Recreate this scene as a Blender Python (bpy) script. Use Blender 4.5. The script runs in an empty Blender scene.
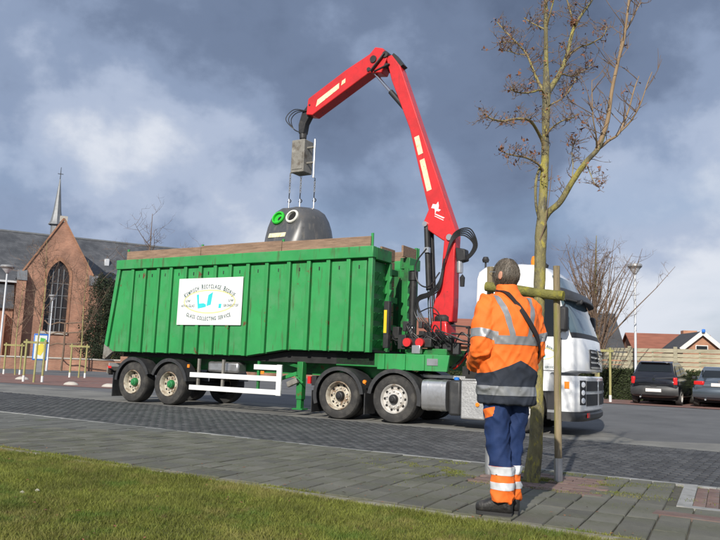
import bpy, bmesh, math, random
from math import sin, cos, pi, radians as R
from mathutils import Vector, Matrix, noise as mnoise
import numpy as np

sc = bpy.context.scene
col = sc.collection
# ------------------------------------------------------------------ camera
F, TH, RO, H = 740.9, 0.12864, 0.03833, 1.175
cam = bpy.data.objects.new('camera', bpy.data.cameras.new('camera'))
col.objects.link(cam)
cam.data.sensor_width = 36; cam.data.lens = F / 720 * 36
cam.data.clip_start = .05; cam.data.clip_end = 3000
cam.matrix_world = Matrix.Translation((0, 0, H)) @ Matrix.Rotation(pi/2 + TH, 4, 'X') @ Matrix.Rotation(RO, 4, 'Z')
sc.camera = cam

# ------------------------------------------------------------------ sky
SUN_AZ, SUN_EL = R(199), R(30)          # compass angle of the sun from +Y, clockwise
world = bpy.data.worlds.new('World'); sc.world = world; world.use_nodes = True
nt = world.node_tree; N = nt.nodes; K = nt.links; N.clear()
def nd(t, **kw):
    n = N.new(t)
    for k, v in kw.items(): setattr(n, k, v)
    return n
wo = nd('ShaderNodeOutputWorld'); bg = nd('ShaderNodeBackground'); bg.inputs[1].default_value = .1
sky = nd('ShaderNodeTexSky', sky_type='NISHITA', sun_disc=False, sun_elevation=SUN_EL, sun_rotation=SUN_AZ, altitude=10, air_density=1.2, dust_density=1.5)
tc = nd('ShaderNodeTexCoord')
def wnoise(scale, loc, zs=2.6, detail=7, rough=.55, dist=.3):
    m = nd('ShaderNodeMapping'); m.inputs['Scale'].default_value = (1, 1, zs); m.inputs['Location'].default_value = loc
    K.new(tc.outputs['Generated'], m.inputs[0])
    n = nd('ShaderNodeTexNoise'); n.inputs['Scale'].default_value = scale; n.inputs['Detail'].default_value = detail
    n.inputs['Roughness'].default_value = rough; n.inputs['Distortion'].default_value = dist
    K.new(m.outputs[0], n.inputs['Vector']); return n.outputs['Fac']
def wramp(src, stops):
    r = nd('ShaderNodeValToRGB'); K.new(src, r.inputs[0]); el = r.color_ramp.elements
    r.color_ramp.interpolation = 'EASE'
    while len(el) < len(stops): el.new(.5)
    for e, (p, c) in zip(el, stops): e.position = p; e.color = (*c, 1)
    return r.outputs[0]
def wmix(f, a, b, typ='MIX'):
    m = nd('ShaderNodeMix', data_type='RGBA', blend_type=typ)
    for sock, v in ((m.inputs[0], f), (m.inputs[6], a), (m.inputs[7], b)):
        if hasattr(v, 'links'): K.new(v, sock)
        else: sock.default_value = v if not isinstance(v, tuple) else (*v, 1)
    return m.outputs[2]
def wmath(op, a, b):
    m = nd('ShaderNodeMath', operation=op)
    for sock, v in ((m.inputs[0], a), (m.inputs[1], b)):
        if hasattr(v, 'links'): K.new(v, sock)
        else: sock.default_value = v
    return m.outputs[0]
sep = nd('ShaderNodeSeparateXYZ'); K.new(tc.outputs['Generated'], sep.inputs[0])
def lump(d, c0, c1):                      # a soft cloud bank around direction d
    v = nd('ShaderNodeVectorMath', operation='DOT_PRODUCT'); K.new(tc.outputs['Generated'], v.inputs[0])
    v.inputs[1].default_value = Vector(d).normalized()
    m = nd('ShaderNodeMapRange', interpolation_type='SMOOTHSTEP'); K.new(v.outputs['Value'], m.inputs[0])
    m.inputs[1].default_value = c0; m.inputs[2].default_value = c1
    return m.outputs[0]
big = wnoise(1.7, (3.1, 1.7, .4), 1.45, 6, .5, .1)
fine = wnoise(5.4, (7.3, 2.2, 5.1), 1.25, 10, .54, .08)
shape = wmath('ADD', wmath('MULTIPLY', big, .55), wmath('MULTIPLY', fine, .52))
shape = wmath('SUBTRACT', shape, wmath('MULTIPLY', lump((.03, 1, .43), .90, 1.0), .15))     # heavy bank overhead
shape = wmath('SUBTRACT', shape, wmath('MULTIPLY', lump((.42, 1, .38), .955, .998), .09))
shape = wmath('SUBTRACT', shape, wmath('MULTIPLY', lump((-.42, 1, .42), .93, .995), .09))
shape = wmath('ADD', shape, wmath('MULTIPLY', lump((-.24, 1, .23), .976, .999), .12))       # lit puffs
shape = wmath('ADD', shape, wmath('MULTIPLY', lump((-.36, 1, .36), .990, .9997), .03))
shape = wmath('ADD', shape, wmath('MULTIPLY', lump((.46, 1, .26), .975, .999), .15))
cloud = wramp(shape, [(.26, (1.15, 1.55, 2.45)), (.40, (1.75, 2.3, 3.5)), (.49, (2.8, 3.55, 5.1)), (.56, (4.4, 5.15, 6.7)), (.66, (7.4, 7.8, 8.6))])
gapn = wnoise(2.3, (1.2, 8.8, 3.3), 2.2, 6, .5, .3)
gap = wramp(gapn, [(.44, (0, 0, 0)), (.62, (1, 1, 1))])
low = wramp(sep.outputs['Z'], [(.04, (.85, .85, .85)), (.36, (0, 0, 0))])
gapf = wmath('MULTIPLY', gap, low)
blue = wmix(.55, sky.outputs[0], (2.6, 3.7, 6.2))
skyc = wmix(gapf, cloud, blue)
K.new(skyc, bg.inputs[0]); K.new(bg.outputs[0], wo.inputs[0])

# ------------------------------------------------------------------ sun, exposure
sd = Vector((sin(SUN_AZ) * cos(SUN_EL), cos(SUN_AZ) * cos(SUN_EL), sin(SUN_EL)))
sun = bpy.data.objects.new('sun', bpy.data.lights.new('sun', 'SUN')); col.objects.link(sun)
sun.data.energy = 4.9; sun.data.angle = R(.6); sun.data.color = (1, .94, .85)
sun.rotation_euler = sd.to_track_quat('Z', 'Y').to_euler()
sc.view_settings.view_transform = 'Standard'; sc.view_settings.look = 'None'
sc.view_settings.exposure = 0; sc.view_settings.gamma = 1
sc.render.resolution_x = 1024; sc.render.resolution_y = 768

# ------------------------------------------------------------------ placing helpers
X0, Y0, PHI = -5.921, 19.8, .5439       # street frame: rear axle of the trailer, street direction
C_, S_ = cos(PHI), sin(PHI)
def W(t, l, z=0.): return Vector((X0 + C_*t + S_*l, Y0 - S_*t + C_*l, z))
def toL(x, y): dx, dy = x - X0, y - Y0; return dx*C_ - dy*S_, dx*S_ + dy*C_
def at(x, y, Y):
    x -= 360; y -= 270
    a = x*cos(RO) + y*sin(RO); b = -x*sin(RO) + y*cos(RO)
    v = Vector((a/F, cos(TH) + b/F*sin(TH), sin(TH) - b/F*cos(TH)))
    return Vector((0, 0, H)) + v * (Y / v.y)
def sstep(a, b, x):
    x = min(1, max(0, (x-a)/(b-a))); return x*x*(3-2*x)
def gz(x, y):
    t, l = toL(x, y)
    return .2*sstep(2, 12, l)*sstep(2, 7, x)

# ------------------------------------------------------------------ materials
def mat(name, c, rough=.6, metal=0., var=.12, scale=3., bump=0., bscale=40., dirt_shade=None, coat=0., trans=None, rnd=0., island=0., stretch=(1, 1, 1), streak=None):  # noise overlays: grime and wear, on the cream rims also painted shade
    m = bpy.data.materials.new(name); m.use_nodes = True
    t = m.node_tree; n = t.nodes; k = t.links; b = n['Principled BSDF']
    b.inputs['Roughness'].default_value = rough; b.inputs['Metallic'].default_value = metal
    if coat: b.inputs['Coat Weight'].default_value = coat; b.inputs['Coat Roughness'].default_value = .08
    co = n.new('ShaderNodeTexCoord'); mp = n.new('ShaderNodeMapping'); mp.inputs['Scale'].default_value = stretch
    k.new(co.outputs['Object'], mp.inputs[0]); vec = mp.outputs[0]
    def noi(s, d=6, r=.6):
        x = n.new('ShaderNodeTexNoise'); x.inputs['Scale'].default_value = s; x.inputs['Detail'].default_value = d
        x.inputs['Roughness'].default_value = r; k.new(vec, x.inputs['Vector']); return x.outputs['Fac']
    def rmp(src, a, z, ca, cz):
        x = n.new('ShaderNodeValToRGB'); k.new(src, x.inputs[0]); e = x.color_ramp.elements
        e[0].position = a; e[1].position = z; e[0].color = (*ca, 1); e[1].color = (*cz, 1); return x.outputs[0]
    def mix(f, a, bb, typ='MIX'):
        x = n.new('ShaderNodeMix'); x.data_type = 'RGBA'; x.blend_type = typ
        for s_, v in ((x.inputs[0], f), (x.inputs[6], a), (x.inputs[7], bb)):
            if hasattr(v, 'links'): k.new(v, s_)
            else: s_.default_value = v if not isinstance(v, tuple) else (*v, 1)
        return x.outputs[2]
    lo = tuple(max(0, v*(1-var)) for v in c); hi = tuple(min(1, v*(1+var)) for v in c)
    cur = rmp(noi(scale), .3, .7, lo, hi)
    if rnd or island:
        if island: g = n.new('ShaderNodeNewGeometry'); src = g.outputs['Random Per Island']; am = island
        else: g = n.new('ShaderNodeObjectInfo'); src = g.outputs['Random']; am = rnd
        cur = mix(1., cur, rmp(src, 0, 1, (1-am,)*3, (1+am*.6, 1+am*.6, 1+am*.5)), 'MULTIPLY')
    if dirt_shade:
        for dc, ds, a, z in dirt_shade: cur = mix(rmp(noi(ds, 8, .65), a, z, (0, 0, 0), (1, 1, 1)), cur, dc)
    if streak:                                    # vertical run marks
        dc, a, z = streak
        mp2 = n.new('ShaderNodeMapping'); mp2.inputs['Scale'].default_value = (5, 5, .7); k.new(co.outputs['Object'], mp2.inputs[0])
        x = n.new('ShaderNodeTexNoise'); x.inputs['Scale'].default_value = 2.2; x.inputs['Detail'].default_value = 7; k.new(mp2.outputs[0], x.inputs['Vector'])
        cur = mix(rmp(x.outputs['Fac'], a, z, (0, 0, 0), (1, 1, 1)), cur, dc)
    k.new(cur, b.inputs['Base Color'])
    if bump:
        x = n.new('ShaderNodeBump'); x.inputs['Strength'].default_value = bump; x.inputs['Distance'].default_value = .01
        k.new(noi(bscale, 5), x.inputs['Height']); k.new(x.outputs[0], b.inputs['Normal'])
    if trans:
        td = n.new('ShaderNodeBsdfTranslucent'); k.new(cur, td.inputs[0]); ms = n.new('ShaderNodeMixShader'); ms.inputs[0].default_value = trans
        k.new(b.outputs[0], ms.inputs[1]); k.new(td.outputs[0], ms.inputs[2]); k.new(ms.outputs[0], n['Material Output'].inputs[0])
    return m
def brickmat(name, c1, c2, mortar, sx=4.5, wid=.21, hei=.065, rough=.85):
    m = bpy.data.materials.new(name); m.use_nodes = True
    t = m.node_tree; n = t.nodes; k = t.links; b = n['Principled BSDF']; b.inputs['Roughness'].default_value = rough
    co = n.new('ShaderNodeTexCoord'); sp = n.new('ShaderNodeSeparateXYZ'); cb = n.new('ShaderNodeCombineXYZ'); ad = n.new('ShaderNodeMath')
    k.new(co.outputs['Object'], sp.inputs[0]); k.new(sp.outputs[0], ad.inputs[0]); k.new(sp.outputs[1], ad.inputs[1])
    k.new(ad.outputs[0], cb.inputs[0]); k.new(sp.outputs[2], cb.inputs[1])
    br = n.new('ShaderNodeTexBrick'); k.new(cb.outputs[0], br.inputs['Vector'])
    br.inputs['Scale'].default_value = 1; br.inputs['Brick Width'].default_value = wid; br.inputs['Row Height'].default_value = hei
    br.inputs['Mortar Size'].default_value = .006; br.inputs['Color1'].default_value = (*c1, 1); br.inputs['Color2'].default_value = (*c2, 1); br.inputs['Mortar'].default_value = (*mortar, 1)
    no = n.new('ShaderNodeTexNoise'); no.inputs['Scale'].default_value = .7; no.inputs['Detail'].default_value = 8; k.new(co.outputs['Object'], no.inputs['Vector'])
    rp = n.new('ShaderNodeValToRGB'); k.new(no.outputs[0], rp.inputs[0]); rp.color_ramp.elements[0].color = (.6, .6, .6, 1); rp.color_ramp.elements[1].color = (1.25, 1.2, 1.15, 1)
    rp.color_ramp.elements[0].position = .3; rp.color_ramp.elements[1].position = .7
    mx = n.new('ShaderNodeMix'); mx.data_type = 'RGBA'; mx.blend_type = 'MULTIPLY'; mx.inputs[0].default_value = 1
    k.new(br.outputs[0], mx.inputs[6]); k.new(rp.outputs[0], mx.inputs[7]); k.new(mx.outputs[2], b.inputs['Base Color'])
    return m
def glassmat(name, c, rough=.06):
    m = mat(name, c, rough, var=.05); m.node_tree.nodes['Principled BSDF'].inputs['IOR'].default_value = 1.5; return m

RUST = (.13, .05, .022)
M = dict(
 asphalt=mat('asphalt', (.125, .127, .128), .9, var=.16, scale=.6, bump=.5, bscale=110, dirt_shade=[((.085, .086, .088), .35, .48, .7), ((.17, .168, .16), 1.3, .6, .8), ((.05, .05, .05), .9, .68, .74)]),
 strip=mat('concrete_strip', (.2, .195, .175), .9, var=.2, scale=1.2, bump=.4, bscale=70, dirt_shade=[((.11, .11, .105), .7, .45, .7)]),
 joint=mat('joint_sand', (.035, .034, .033), .95, var=.3, scale=6),
 paver=mat('dark_paver', (.064, .065, .069), .82, var=.2, scale=1.1, bump=.5, bscale=90, island=.38, dirt_shade=[((.1, .1, .1), .5, .52, .75), ((.035, .035, .037), .45, .58, .72)]),
 redpaver=mat('red_paver', (.19, .12, .1), .85, var=.2, scale=5, bump=.4, bscale=70, rnd=.25, dirt_shade=[((.14, .135, .12), 4, .5, .7)]),
 redsurf=mat('red_brick_paving', (.2, .105, .085), .9, var=.25, scale=3, bump=.3, dirt_shade=[((.14, .12, .11), 1.2, .5, .7)]),
 slab=mat('concrete_slab', (.135, .132, .108), .88, var=.22, scale=4.5, bump=.6, bscale=80, rnd=.32, dirt_shade=[((.09, .092, .058), 1.3, .45, .66), ((.21, .2, .17), 3, .6, .75), ((.05, .05, .04), 7, .6, .72)]),
 slabs=mat('concrete_slabs', (.128, .128, .116), .88, var=.2, scale=2.5, bump=.5, bscale=80, island=.2, dirt_shade=[((.11, .112, .1), .8, .47, .68), ((.09, .1, .06), 1.7, .58, .72)]),
 kerb=mat('kerb_concrete', (.3, .3, .29), .85, var=.2, scale=4, bump=.3, rnd=.2, dirt_shade=[((.16, .16, .14), 5, .5, .68)]),
 edge=mat('edging_concrete', (.28, .265, .21), .9, var=.25, scale=6, bump=.4, rnd=.25, dirt_shade=[((.13, .12, .06), 5, .45, .65)]),
 soil=mat('soil', (.1, .095, .045), .95, var=.35, scale=5, bump=.8, bscale=50, dirt_shade=[((.1, .115, .03), 2.2, .4, .62)]),
 grass=mat('grass_blade', (.205, .225, .042), .7, var=.35, scale=2.2, island=.5, trans=.35, dirt_shade=[((.32, .28, .09), 1.6, .52, .68), ((.13, .2, .03), 2.6, .53, .66), ((.17, .11, .055), 6, .61, .69)]),
 green=mat('green_paint', (.03, .285, .076), .45, var=.18, scale=.8, bump=.55, bscale=2.2, dirt_shade=[((.075, .29, .11), 1.3, .47, .72), ((.03, .24, .055), 2.3, .55, .75), (RUST, 3.1, .66, .7), ((.05, .06, .035), 5, .67, .73)], streak=((.06, .14, .045), .57, .72)),
 greenback=mat('green_backing', (.012, .12, .028), .6, dirt_shade=[(RUST, 4, .6, .66)]),  # darker green that paints the shade in the slots beside the ribs
 greenrib=mat('green_rib_paint', (.03, .275, .072), .48, var=.14, scale=1, dirt_shade=[((.045, .26, .075), 1.4, .5, .8), (RUST, 2.6, .605, .66)]),
 greendark=mat('chassis_green', (.018, .2, .045), .5, var=.2, scale=2, dirt_shade=[((.03, .04, .03), 3, .5, .7), (RUST, 3.4, .63, .69)]),
 wood=mat('old_board', (.26, .17, .115), .85, var=.3, scale=2.5, stretch=(1, 8, 8), bump=.4, bscale=14, dirt_shade=[((.16, .1, .065), 4, .55, .7)]),
 blackm=mat('black_steel', (.02, .02, .021), .55, var=.3, scale=5, dirt_shade=[((.06, .055, .05), 4, .55, .75)]),
 under=mat('dark_underbody', (.018, .018, .018), .8, var=.4, scale=4),
 plastic=mat('dark_plastic', (.035, .036, .038), .5, var=.25, scale=4, dirt_shade=[((.09, .088, .08), 3, .52, .8)]),
 tyre=mat('tyre_rubber', (.03, .029, .028), .8, var=.25, scale=6, bump=.3, bscale=60, dirt_shade=[((.085, .08, .07), 4, .5, .75)]),
 rimw=mat('cream_rim', (.5, .46, .37), .55, var=.15, scale=6, dirt_shade=[((.2, .13, .08), 5, .46, .62)]),  # brown grime spread wide, doubling as painted shade inside the dish
 rims=mat('silver_rim', (.62, .6, .56), .4, .3, var=.12, scale=6, dirt_shade=[((.3, .22, .15), 5, .55, .7)]),
 hubg=mat('green_hub', (.02, .2, .06), .5, dirt_shade=[((.03, .03, .03), 9, .5, .65)]),
 whitesteel=mat('white_painted_steel', (.75, .76, .75), .5, var=.06, scale=3, dirt_shade=[((.45, .4, .32), 2.5, .58, .75)]),
 signw=mat('sign_white', (.8, .8, .78), .45, var=.03, dirt_shade=[((.6, .57, .5), 1.6, .62, .8)]),
 ink=mat('sign_ink', (.03, .09, .09), .6, var=.1),
 turq=mat('turquoise_print', (.04, .6, .62), .5, var=.08),
 yell=mat('pale_yellow_print', (.8, .74, .32), .5, var=.08),
 red=mat('crane_red', (.62, .022, .024), .4, var=.12, scale=2, coat=.2, bump=.15, bscale=5, dirt_shade=[((.4, .02, .02), 2.2, .5, .8), ((.12, .03, .025), 7, .63, .72)], streak=((.22, .03, .025), .62, .78)),
 chrome=mat('chrome', (.7, .7, .7), .15, 1., var=.05),
 hose=mat('rubber_hose', (.014, .014, .015), .45, var=.2),
 alu=mat('aluminium', (.6, .6, .6), .32, .85, var=.1, scale=5, dirt_shade=[((.4, .39, .37), 3, .5, .75)]),
 tread=mat('tread_plate', (.5, .5, .49), .4, .6, var=.12, scale=5, bump=.6, bscale=26),
 grey=mat('weathered_block', (.22, .21, .185), .7, var=.25, scale=5, bump=.3, dirt_shade=[((.1, .08, .06), 4, .5, .68), ((.33, .32, .29), 6, .6, .72)]),
 dome=mat('dark_grey_polyester', (.075, .078, .083), .36, var=.2, scale=2, dirt_shade=[((.12, .11, .1), 2.2, .5, .75), ((.03, .03, .03), 4, .58, .7)], streak=((.15, .14, .125), .55, .75)),
 portg=mat('green_port', (.03, .5, .04), .45), portw=mat('white_port', (.75, .74, .66), .45, dirt_shade=[((.4, .38, .33), 6, .55, .7)]),
 hole=mat('dark_interior', (.01, .01, .01), .9),
 cream=mat('cream_label', (.75, .69, .45), .55, var=.15, scale=8, dirt_shade=[((.6, .48, .2), 14, .56, .62)]),
 white=mat('white_paint', (.82, .83, .83), .25, var=.025, coat=.6, dirt_shade=[((.64, .63, .6), 1.4, .56, .85)], streak=((.6, .58, .54), .6, .8)),
 glass=glassmat('dark_glass', (.012, .015, .017)), skyglass=glassmat('windscreen_glass', (.1, .15, .18), .03),  # windscreen base is pale blue, standing in for reflected sky
 amber=mat('amber_lens', (.85, .25, .02), .3), redl=mat('red_lens', (.6, .02, .02), .25), clear=mat('lamp_glass', (.7, .72, .75), .12, .3),
 bluecap=mat('blue_cap', (.03, .2, .65), .4), yellow=mat('yellow_label', (.8, .55, .02), .5),
 bark=mat('lichen_bark', (.2, .175, .085), .9, var=.35, scale=9, bump=1, bscale=45, stretch=(1.6, 1.6, .7), dirt_shade=[((.34, .3, .07), 4, .5, .6), ((.1, .092, .07), 6.5, .5, .6), ((.36, .31, .07), 13, .58, .64), ((.3, .29, .23), 11, .62, .7)]),
 barkbase=mat('grey_bark', (.13, .12, .095), .9, var=.35, scale=9, bump=.9, bscale=45, dirt_shade=[((.17, .17, .06), 6, .55, .68)]),
 limb=mat('limb_bark', (.27, .21, .1), .9, var=.3, scale=8, bump=.6, bscale=60, dirt_shade=[((.27, .25, .06), 4, .5, .62)]),
 shoot=mat('shoot_bark', (.27, .185, .105), .8, var=.2, scale=6), twig=mat('twig', (.17, .115, .08), .9, var=.3, scale=5),
 deadleaf=mat('withered_leaf', (.24, .1, .05), .85, var=.4, scale=9, island=.4),
 stake=mat('mossy_stake', (.25, .2, .12), .9, var=.35, scale=5, stretch=(4, 4, .5), bump=1, bscale=22, dirt_shade=[((.22, .205, .06), 4, .54, .66), ((.12, .1, .065), 6, .56, .66), ((.34, .29, .2), 3, .6, .7)]),
 mossbar=mat('mossy_bar', (.16, .15, .04), .95, var=.35, scale=9, bump=1, bscale=50, dirt_shade=[((.3, .27, .03), 6, .48, .6), ((.07, .065, .03), 8, .6, .7)]),
 steel=mat('galvanised_steel', (.55, .56, .57), .35, .8, var=.12, scale=8),
 stakewhite=mat('white_stake_foot', (.72, .72, .7), .6), stakey=mat('lichen_stake', (.33, .31, .13), .9, var=.2, scale=5),
 lamp=mat('pale_lamp_post', (.62, .64, .66), .45, .2, var=.06), lamphead=mat('lamp_head', (.3, .3, .3), .4, .3),
 fence=mat('weathered_fence', (.44, .4, .29), .9, var=.2, scale=2, stretch=(1, 1, 5), bump=.4, rnd=.18, dirt_shade=[((.25, .235, .15), 1.6, .5, .7)]),
 hedge=mat('hedge_leaf', (.05, .07, .022), .75, var=.35, scale=2.5, island=.5, trans=.2),
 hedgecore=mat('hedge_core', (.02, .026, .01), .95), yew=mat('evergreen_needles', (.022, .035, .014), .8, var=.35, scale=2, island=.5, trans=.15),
 brick=brickmat('church_brick', (.4, .2, .13), (.31, .145, .092), (.37, .29, .235)), brick2=brickmat('house_brick', (.4, .19, .1), (.34, .15, .08), (.32, .26, .22)),
 stone=mat('pale_stone', (.45, .42, .37), .8, var=.15, scale=2),
 slate=brickmat('slate', (.1, .108, .122), (.07, .076, .088), (.035, .038, .044), wid=.45, hei=.22, rough=.5),
 lead=mat('lead_sheet', (.17, .18, .19), .5, .2, var=.15), leadglass=glassmat('church_glass', (.03, .026, .026), .25),
 rtile=mat('red_roof_tile', (.27, .1, .062), .8, var=.2, scale=.8, stretch=(1, 1, 6), bump=.5, bscale=6), dtile=mat('dark_roof_tile', (.055, .055, .058), .75, var=.2, scale=1, bump=.5, bscale=6),
 render=mat('white_render', (.7, .68, .64), .8), blue=mat('blue_sheet', (.03, .18, .6), .5), poster=mat('poster_paper', (.72, .75, .7), .5, var=.05),
 posterg=mat('poster_green', (.1, .45, .08), .5), postery=mat('poster_yellow', (.75, .62, .08), .5),
 carb=mat('black_car_paint', (.012, .013, .018), .2, .2, var=.1, coat=1.), carg=mat('grey_blue_car_paint', (.1, .125, .15), .25, .5, var=.06, coat=1.),
 plate=mat('number_plate', (.75, .72, .7), .45), trim=mat('car_trim', (.02, .02, .022), .6),
 skin=mat('skin', (.52, .26, .17), .5, var=.12, scale=12), hair=mat('greying_hair', (.125, .105, .088), .5, var=.25, scale=10, island=.85),
 orange=mat('orange_cloth', (.9, .17, .018), .75, var=.06, scale=5, bump=.25, bscale=160), navyj=mat('dark_navy_cloth', (.022, .028, .042), .8, var=.2, scale=6, bump=.25, bscale=160),
 navy=mat('navy_cloth', (.008, .027, .1), .8, var=.18, scale=6, bump=.25, bscale=160), tape=mat('reflective_tape', (.27, .28, .29), .45, .25, var=.1, scale=14),
 tapew=mat('white_reflective_tape', (.66, .68, .7), .5, .1, var=.08, scale=14), strap=mat('black_webbing', (.02, .014, .013), .75, var=.2), boot=mat('boot_leather', (.022, .021, .02), .5, var=.3, scale=12, bump=.4, bscale=50, dirt_shade=[((.09, .085, .075), 9, .55, .75)]),
 sole=mat('boot_sole', (.03, .03, .03), .8), pebble=mat('pale_stone_chip', (.42, .4, .34), .9, var=.3, scale=30),
)

# ------------------------------------------------------------------ mesh helpers
class MB:
    def __init__(s): s.v = []; s.f = []
    def add(s, vs, fs):
        o = len(s.v); s.v += [tuple(x) for x in vs]; s.f += [tuple(i+o for i in f) for f in fs]; return s
    def box(s, x0, x1, y0, y1, z0, z1):
        return s.add([(x0,y0,z0),(x1,y0,z0),(x1,y1,z0),(x0,y1,z0),(x0,y0,z1),(x1,y0,z1),(x1,y1,z1),(x0,y1,z1)],
                     [(3,2,1,0),(4,5,6,7),(0,1,5,4),(1,2,6,5),(2,3,7,6),(3,0,4,7)])
    def beam(s, p, q, w, h, up=(0,0,1)):
        p, q = Vector(p), Vector(q); d = (q-p).normalized(); u = Vector(up)
        if abs(d.dot(u)) > .98: u = Vector((0,1,0))
        a = d.cross(u).normalized()*w/2; b = a.cross(d).normalized()*h/2
        vs = [p-a-b, p+a-b, p+a+b, p-a+b, q-a-b, q+a-b, q+a+b, q-a+b]
        return s.add(vs, [(0,1,2,3),(7,6,5,4),(4,5,1,0),(5,6,2,1),(6,7,3,2),(7,4,0,3)])
    def tube(s, pts, rad, n=8, cap=True):
        pts = [Vector(p) for p in pts]
        if not hasattr(rad, '__len__'): rad = [rad]*len(pts)
        vs = []; a = None
        for i, p in enumerate(pts):
            d = (pts[min(i+1, len(pts)-1)] - pts[max(i-1, 0)])
            d = d.normalized() if d.length > 1e-9 else Vector((0,0,1))
            if a is None:
                a = d.orthogonal().normalized()
            else:
                a = a - d*a.dot(d); a = a.normalized() if a.length > 1e-6 else d.orthogonal().normalized()
            b = d.cross(a)
            for k in range(n):
                t = 2*pi*k/n; vs.append(p + (a*cos(t) + b*sin(t))*rad[i])
        fs = [(i*n+k, i*n+(k+1)%n, (i+1)*n+(k+1)%n, (i+1)*n+k) for i in range(len(pts)-1) for k in range(n)]
        if cap: fs += [tuple(range(n-1, -1, -1)), tuple((len(pts)-1)*n+k for k in range(n))]
        return s.add(vs, fs)
    def lathe(s, prof, n=24, mtx=None, ang=None, closed=False):      # prof: (radius, height) about local Z
        vs = []; a0, a1 = ang or (0, 2*pi); full = ang is None
        m = n if full else n+1
        for r_, z in prof:
            for k in range(m):
                t = a0 + (a1-a0)*k/n; vs.append(Vector((r_*cos(t), r_*sin(t), z)))
        if mtx: vs = [mtx @ v for v in vs]
        P = len(prof); rows = P if closed else P-1
        fs = []
        for i in range(rows):
            j = (i+1) % P
            for k in range(n):
                k2 = (k+1) % m
                fs.append((i*m+k, i*m+k2, j*m+k2, j*m+k))
        if not full and closed: fs += [tuple(i*m for i in range(P)), tuple(i*m+n for i in range(P-1, -1, -1))]
        return s.add(vs, fs)
    def prism(s, poly, y0, y1):                                      # polygon in xz, thickness in y
        n = len(poly)
        vs = [(x, y0, z) for x, z in poly] + [(x, y1, z) for x, z in poly]
        fs = [tuple(range(n)), tuple(range(2*n-1, n-1, -1))] + [(i, i+n, (i+1)%n+n, (i+1)%n) for i in range(n)]
        return s.add(vs, fs)
    def loft(s, rings, cap=True):
        n = len(rings[0]); vs = [v for r_ in rings for v in r_]
        fs = [(i*n+k, i*n+(k+1)%n, (i+1)*n+(k+1)%n, (i+1)*n+k) for i in range(len(rings)-1) for k in range(n)]
        if cap: fs += [tuple(range(n-1, -1, -1)), tuple((len(rings)-1)*n+k for k in range(n))]
        return s.add(vs, fs)
    def mesh(s, name, sharp=35, smooth=True):
        me = bpy.data.meshes.new(name); me.from_pydata([tuple(v) for v in s.v], [], s.f); me.update()
        if smooth: smoothen(me, sharp)
        return me
    def build(s, name, m, parent=None, sharp=35, smooth=True, bevel=0, **kw):
        me = s.mesh(name, sharp, smooth); return obj(name, me, m, parent, bevel, **kw)
def smoothen(me, sharp=35):
    bm = bmesh.new(); bm.from_mesh(me); bmesh.ops.recalc_face_normals(bm, faces=bm.faces)
    for e in bm.edges:
        e.smooth = len(e.link_faces) == 2 and e.calc_face_angle(3.2) < R(sharp)
    for f in bm.faces: f.smooth = True
    bm.to_mesh(me); bm.free()
def obj(name, me, m, parent=None, bevel=0, label=None, cat=None, group=None, kind=None):
    o = bpy.data.objects.new(name, me); col.objects.link(o)
    if m is not None:
        me.materials.clear(); me.materials.append(M[m] if isinstance(m, str) else m)
    if parent: o.parent = parent
    if bevel:
        b = o.modifiers.new('bevel', 'BEVEL'); b.width = bevel; b.segments = 2; b.limit_method = 'ANGLE'; b.angle_limit = R(40)
    return tag(o, label, cat, group, kind)
def tag(o, label=None, cat=None, group=None, kind=None):
    if label: o['label'] = label
    if cat: o['category'] = cat
    if group: o['group'] = group
    if kind: o['kind'] = kind
    return o
def thing(name, label, cat, loc=(0,0,0), rz=0, group=None):
    o = bpy.data.objects.new(name, None); col.objects.link(o); o.empty_display_size = .2
    o.location = loc; o.rotation_euler.z = rz
    return tag(o, label, cat, group)
def copy_tree(o, parent=None):
    c = o.copy(); col.objects.link(c); c.parent = parent
    for ch in list(o.children): copy_tree(ch, c)
    return c
def npmesh(name, verts, faces):
    me = bpy.data.meshes.new(name); k = faces.shape[1]
    me.vertices.add(len(verts)); me.vertices.foreach_set('co', verts.astype(np.float32).ravel())
    me.loops.add(faces.size); me.loops.foreach_set('vertex_index', faces.astype(np.int32).ravel())
    me.polygons.add(len(faces)); me.polygons.foreach_set('loop_start', np.arange(0, faces.size, k, dtype=np.int32))
    me.polygons.foreach_set('loop_total', np.full(len(faces), k, np.int32)); me.update(calc_edges=True); return me
def crom(pts, n=6):
    pts = [Vector(p) for p in pts]; P = [pts[0]*2-pts[1]] + pts + [pts[-1]*2-pts[-2]]; out = []
    for i in range(1, len(P)-2):
        a, b, c, d = P[i-1:i+3]
        for k in range(n):
            t = k/n; out.append(.5*((2*b) + (c-a)*t + (2*a-5*b+4*c-d)*t*t + (3*b-a-3*c+d)*t**3))
    return out + [pts[-1]]
AXY = Matrix.Rotation(pi/2, 4, 'X')        # lathe axis Z -> -Y

# ================================================================== SETTING
def sheet(name, pts, m, kind='structure', parent=None):
    b = MB().add(pts, [tuple(range(len(pts)))]); return b.build(name, m, parent, smooth=False, kind=kind)
gx = sorted(set([-900, -400, -200, -120] + list(np.arange(-80, 81, 4.)) + [120, 200, 400, 900]))
gy = sorted(set([-300, -60, -20] + list(np.arange(-8, 90, 3.)) + [120, 200, 400, 1500]))
gv = [(x, y, gz(x, y)) for y in gy for x in gx]; nx = len(gx)
MB().add(gv, [(j*nx+i, j*nx+i+1, (j+1)*nx+i+1, (j+1)*nx+i) for j in range(len(gy)-1) for i in range(nx-1)]).build('ground', 'asphalt', kind='structure')
def rect(t0, t1, l0, l1, z): return [W(t0, l0, z), W(t1, l0, z), W(t1, l1, z), W(t0, l1, z)]
LK, LG = -5.5, -8.82                     # kerb line, lawn line
road = sheet('road', rect(-60, 60, LK, -.25, .004), 'joint')
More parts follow.
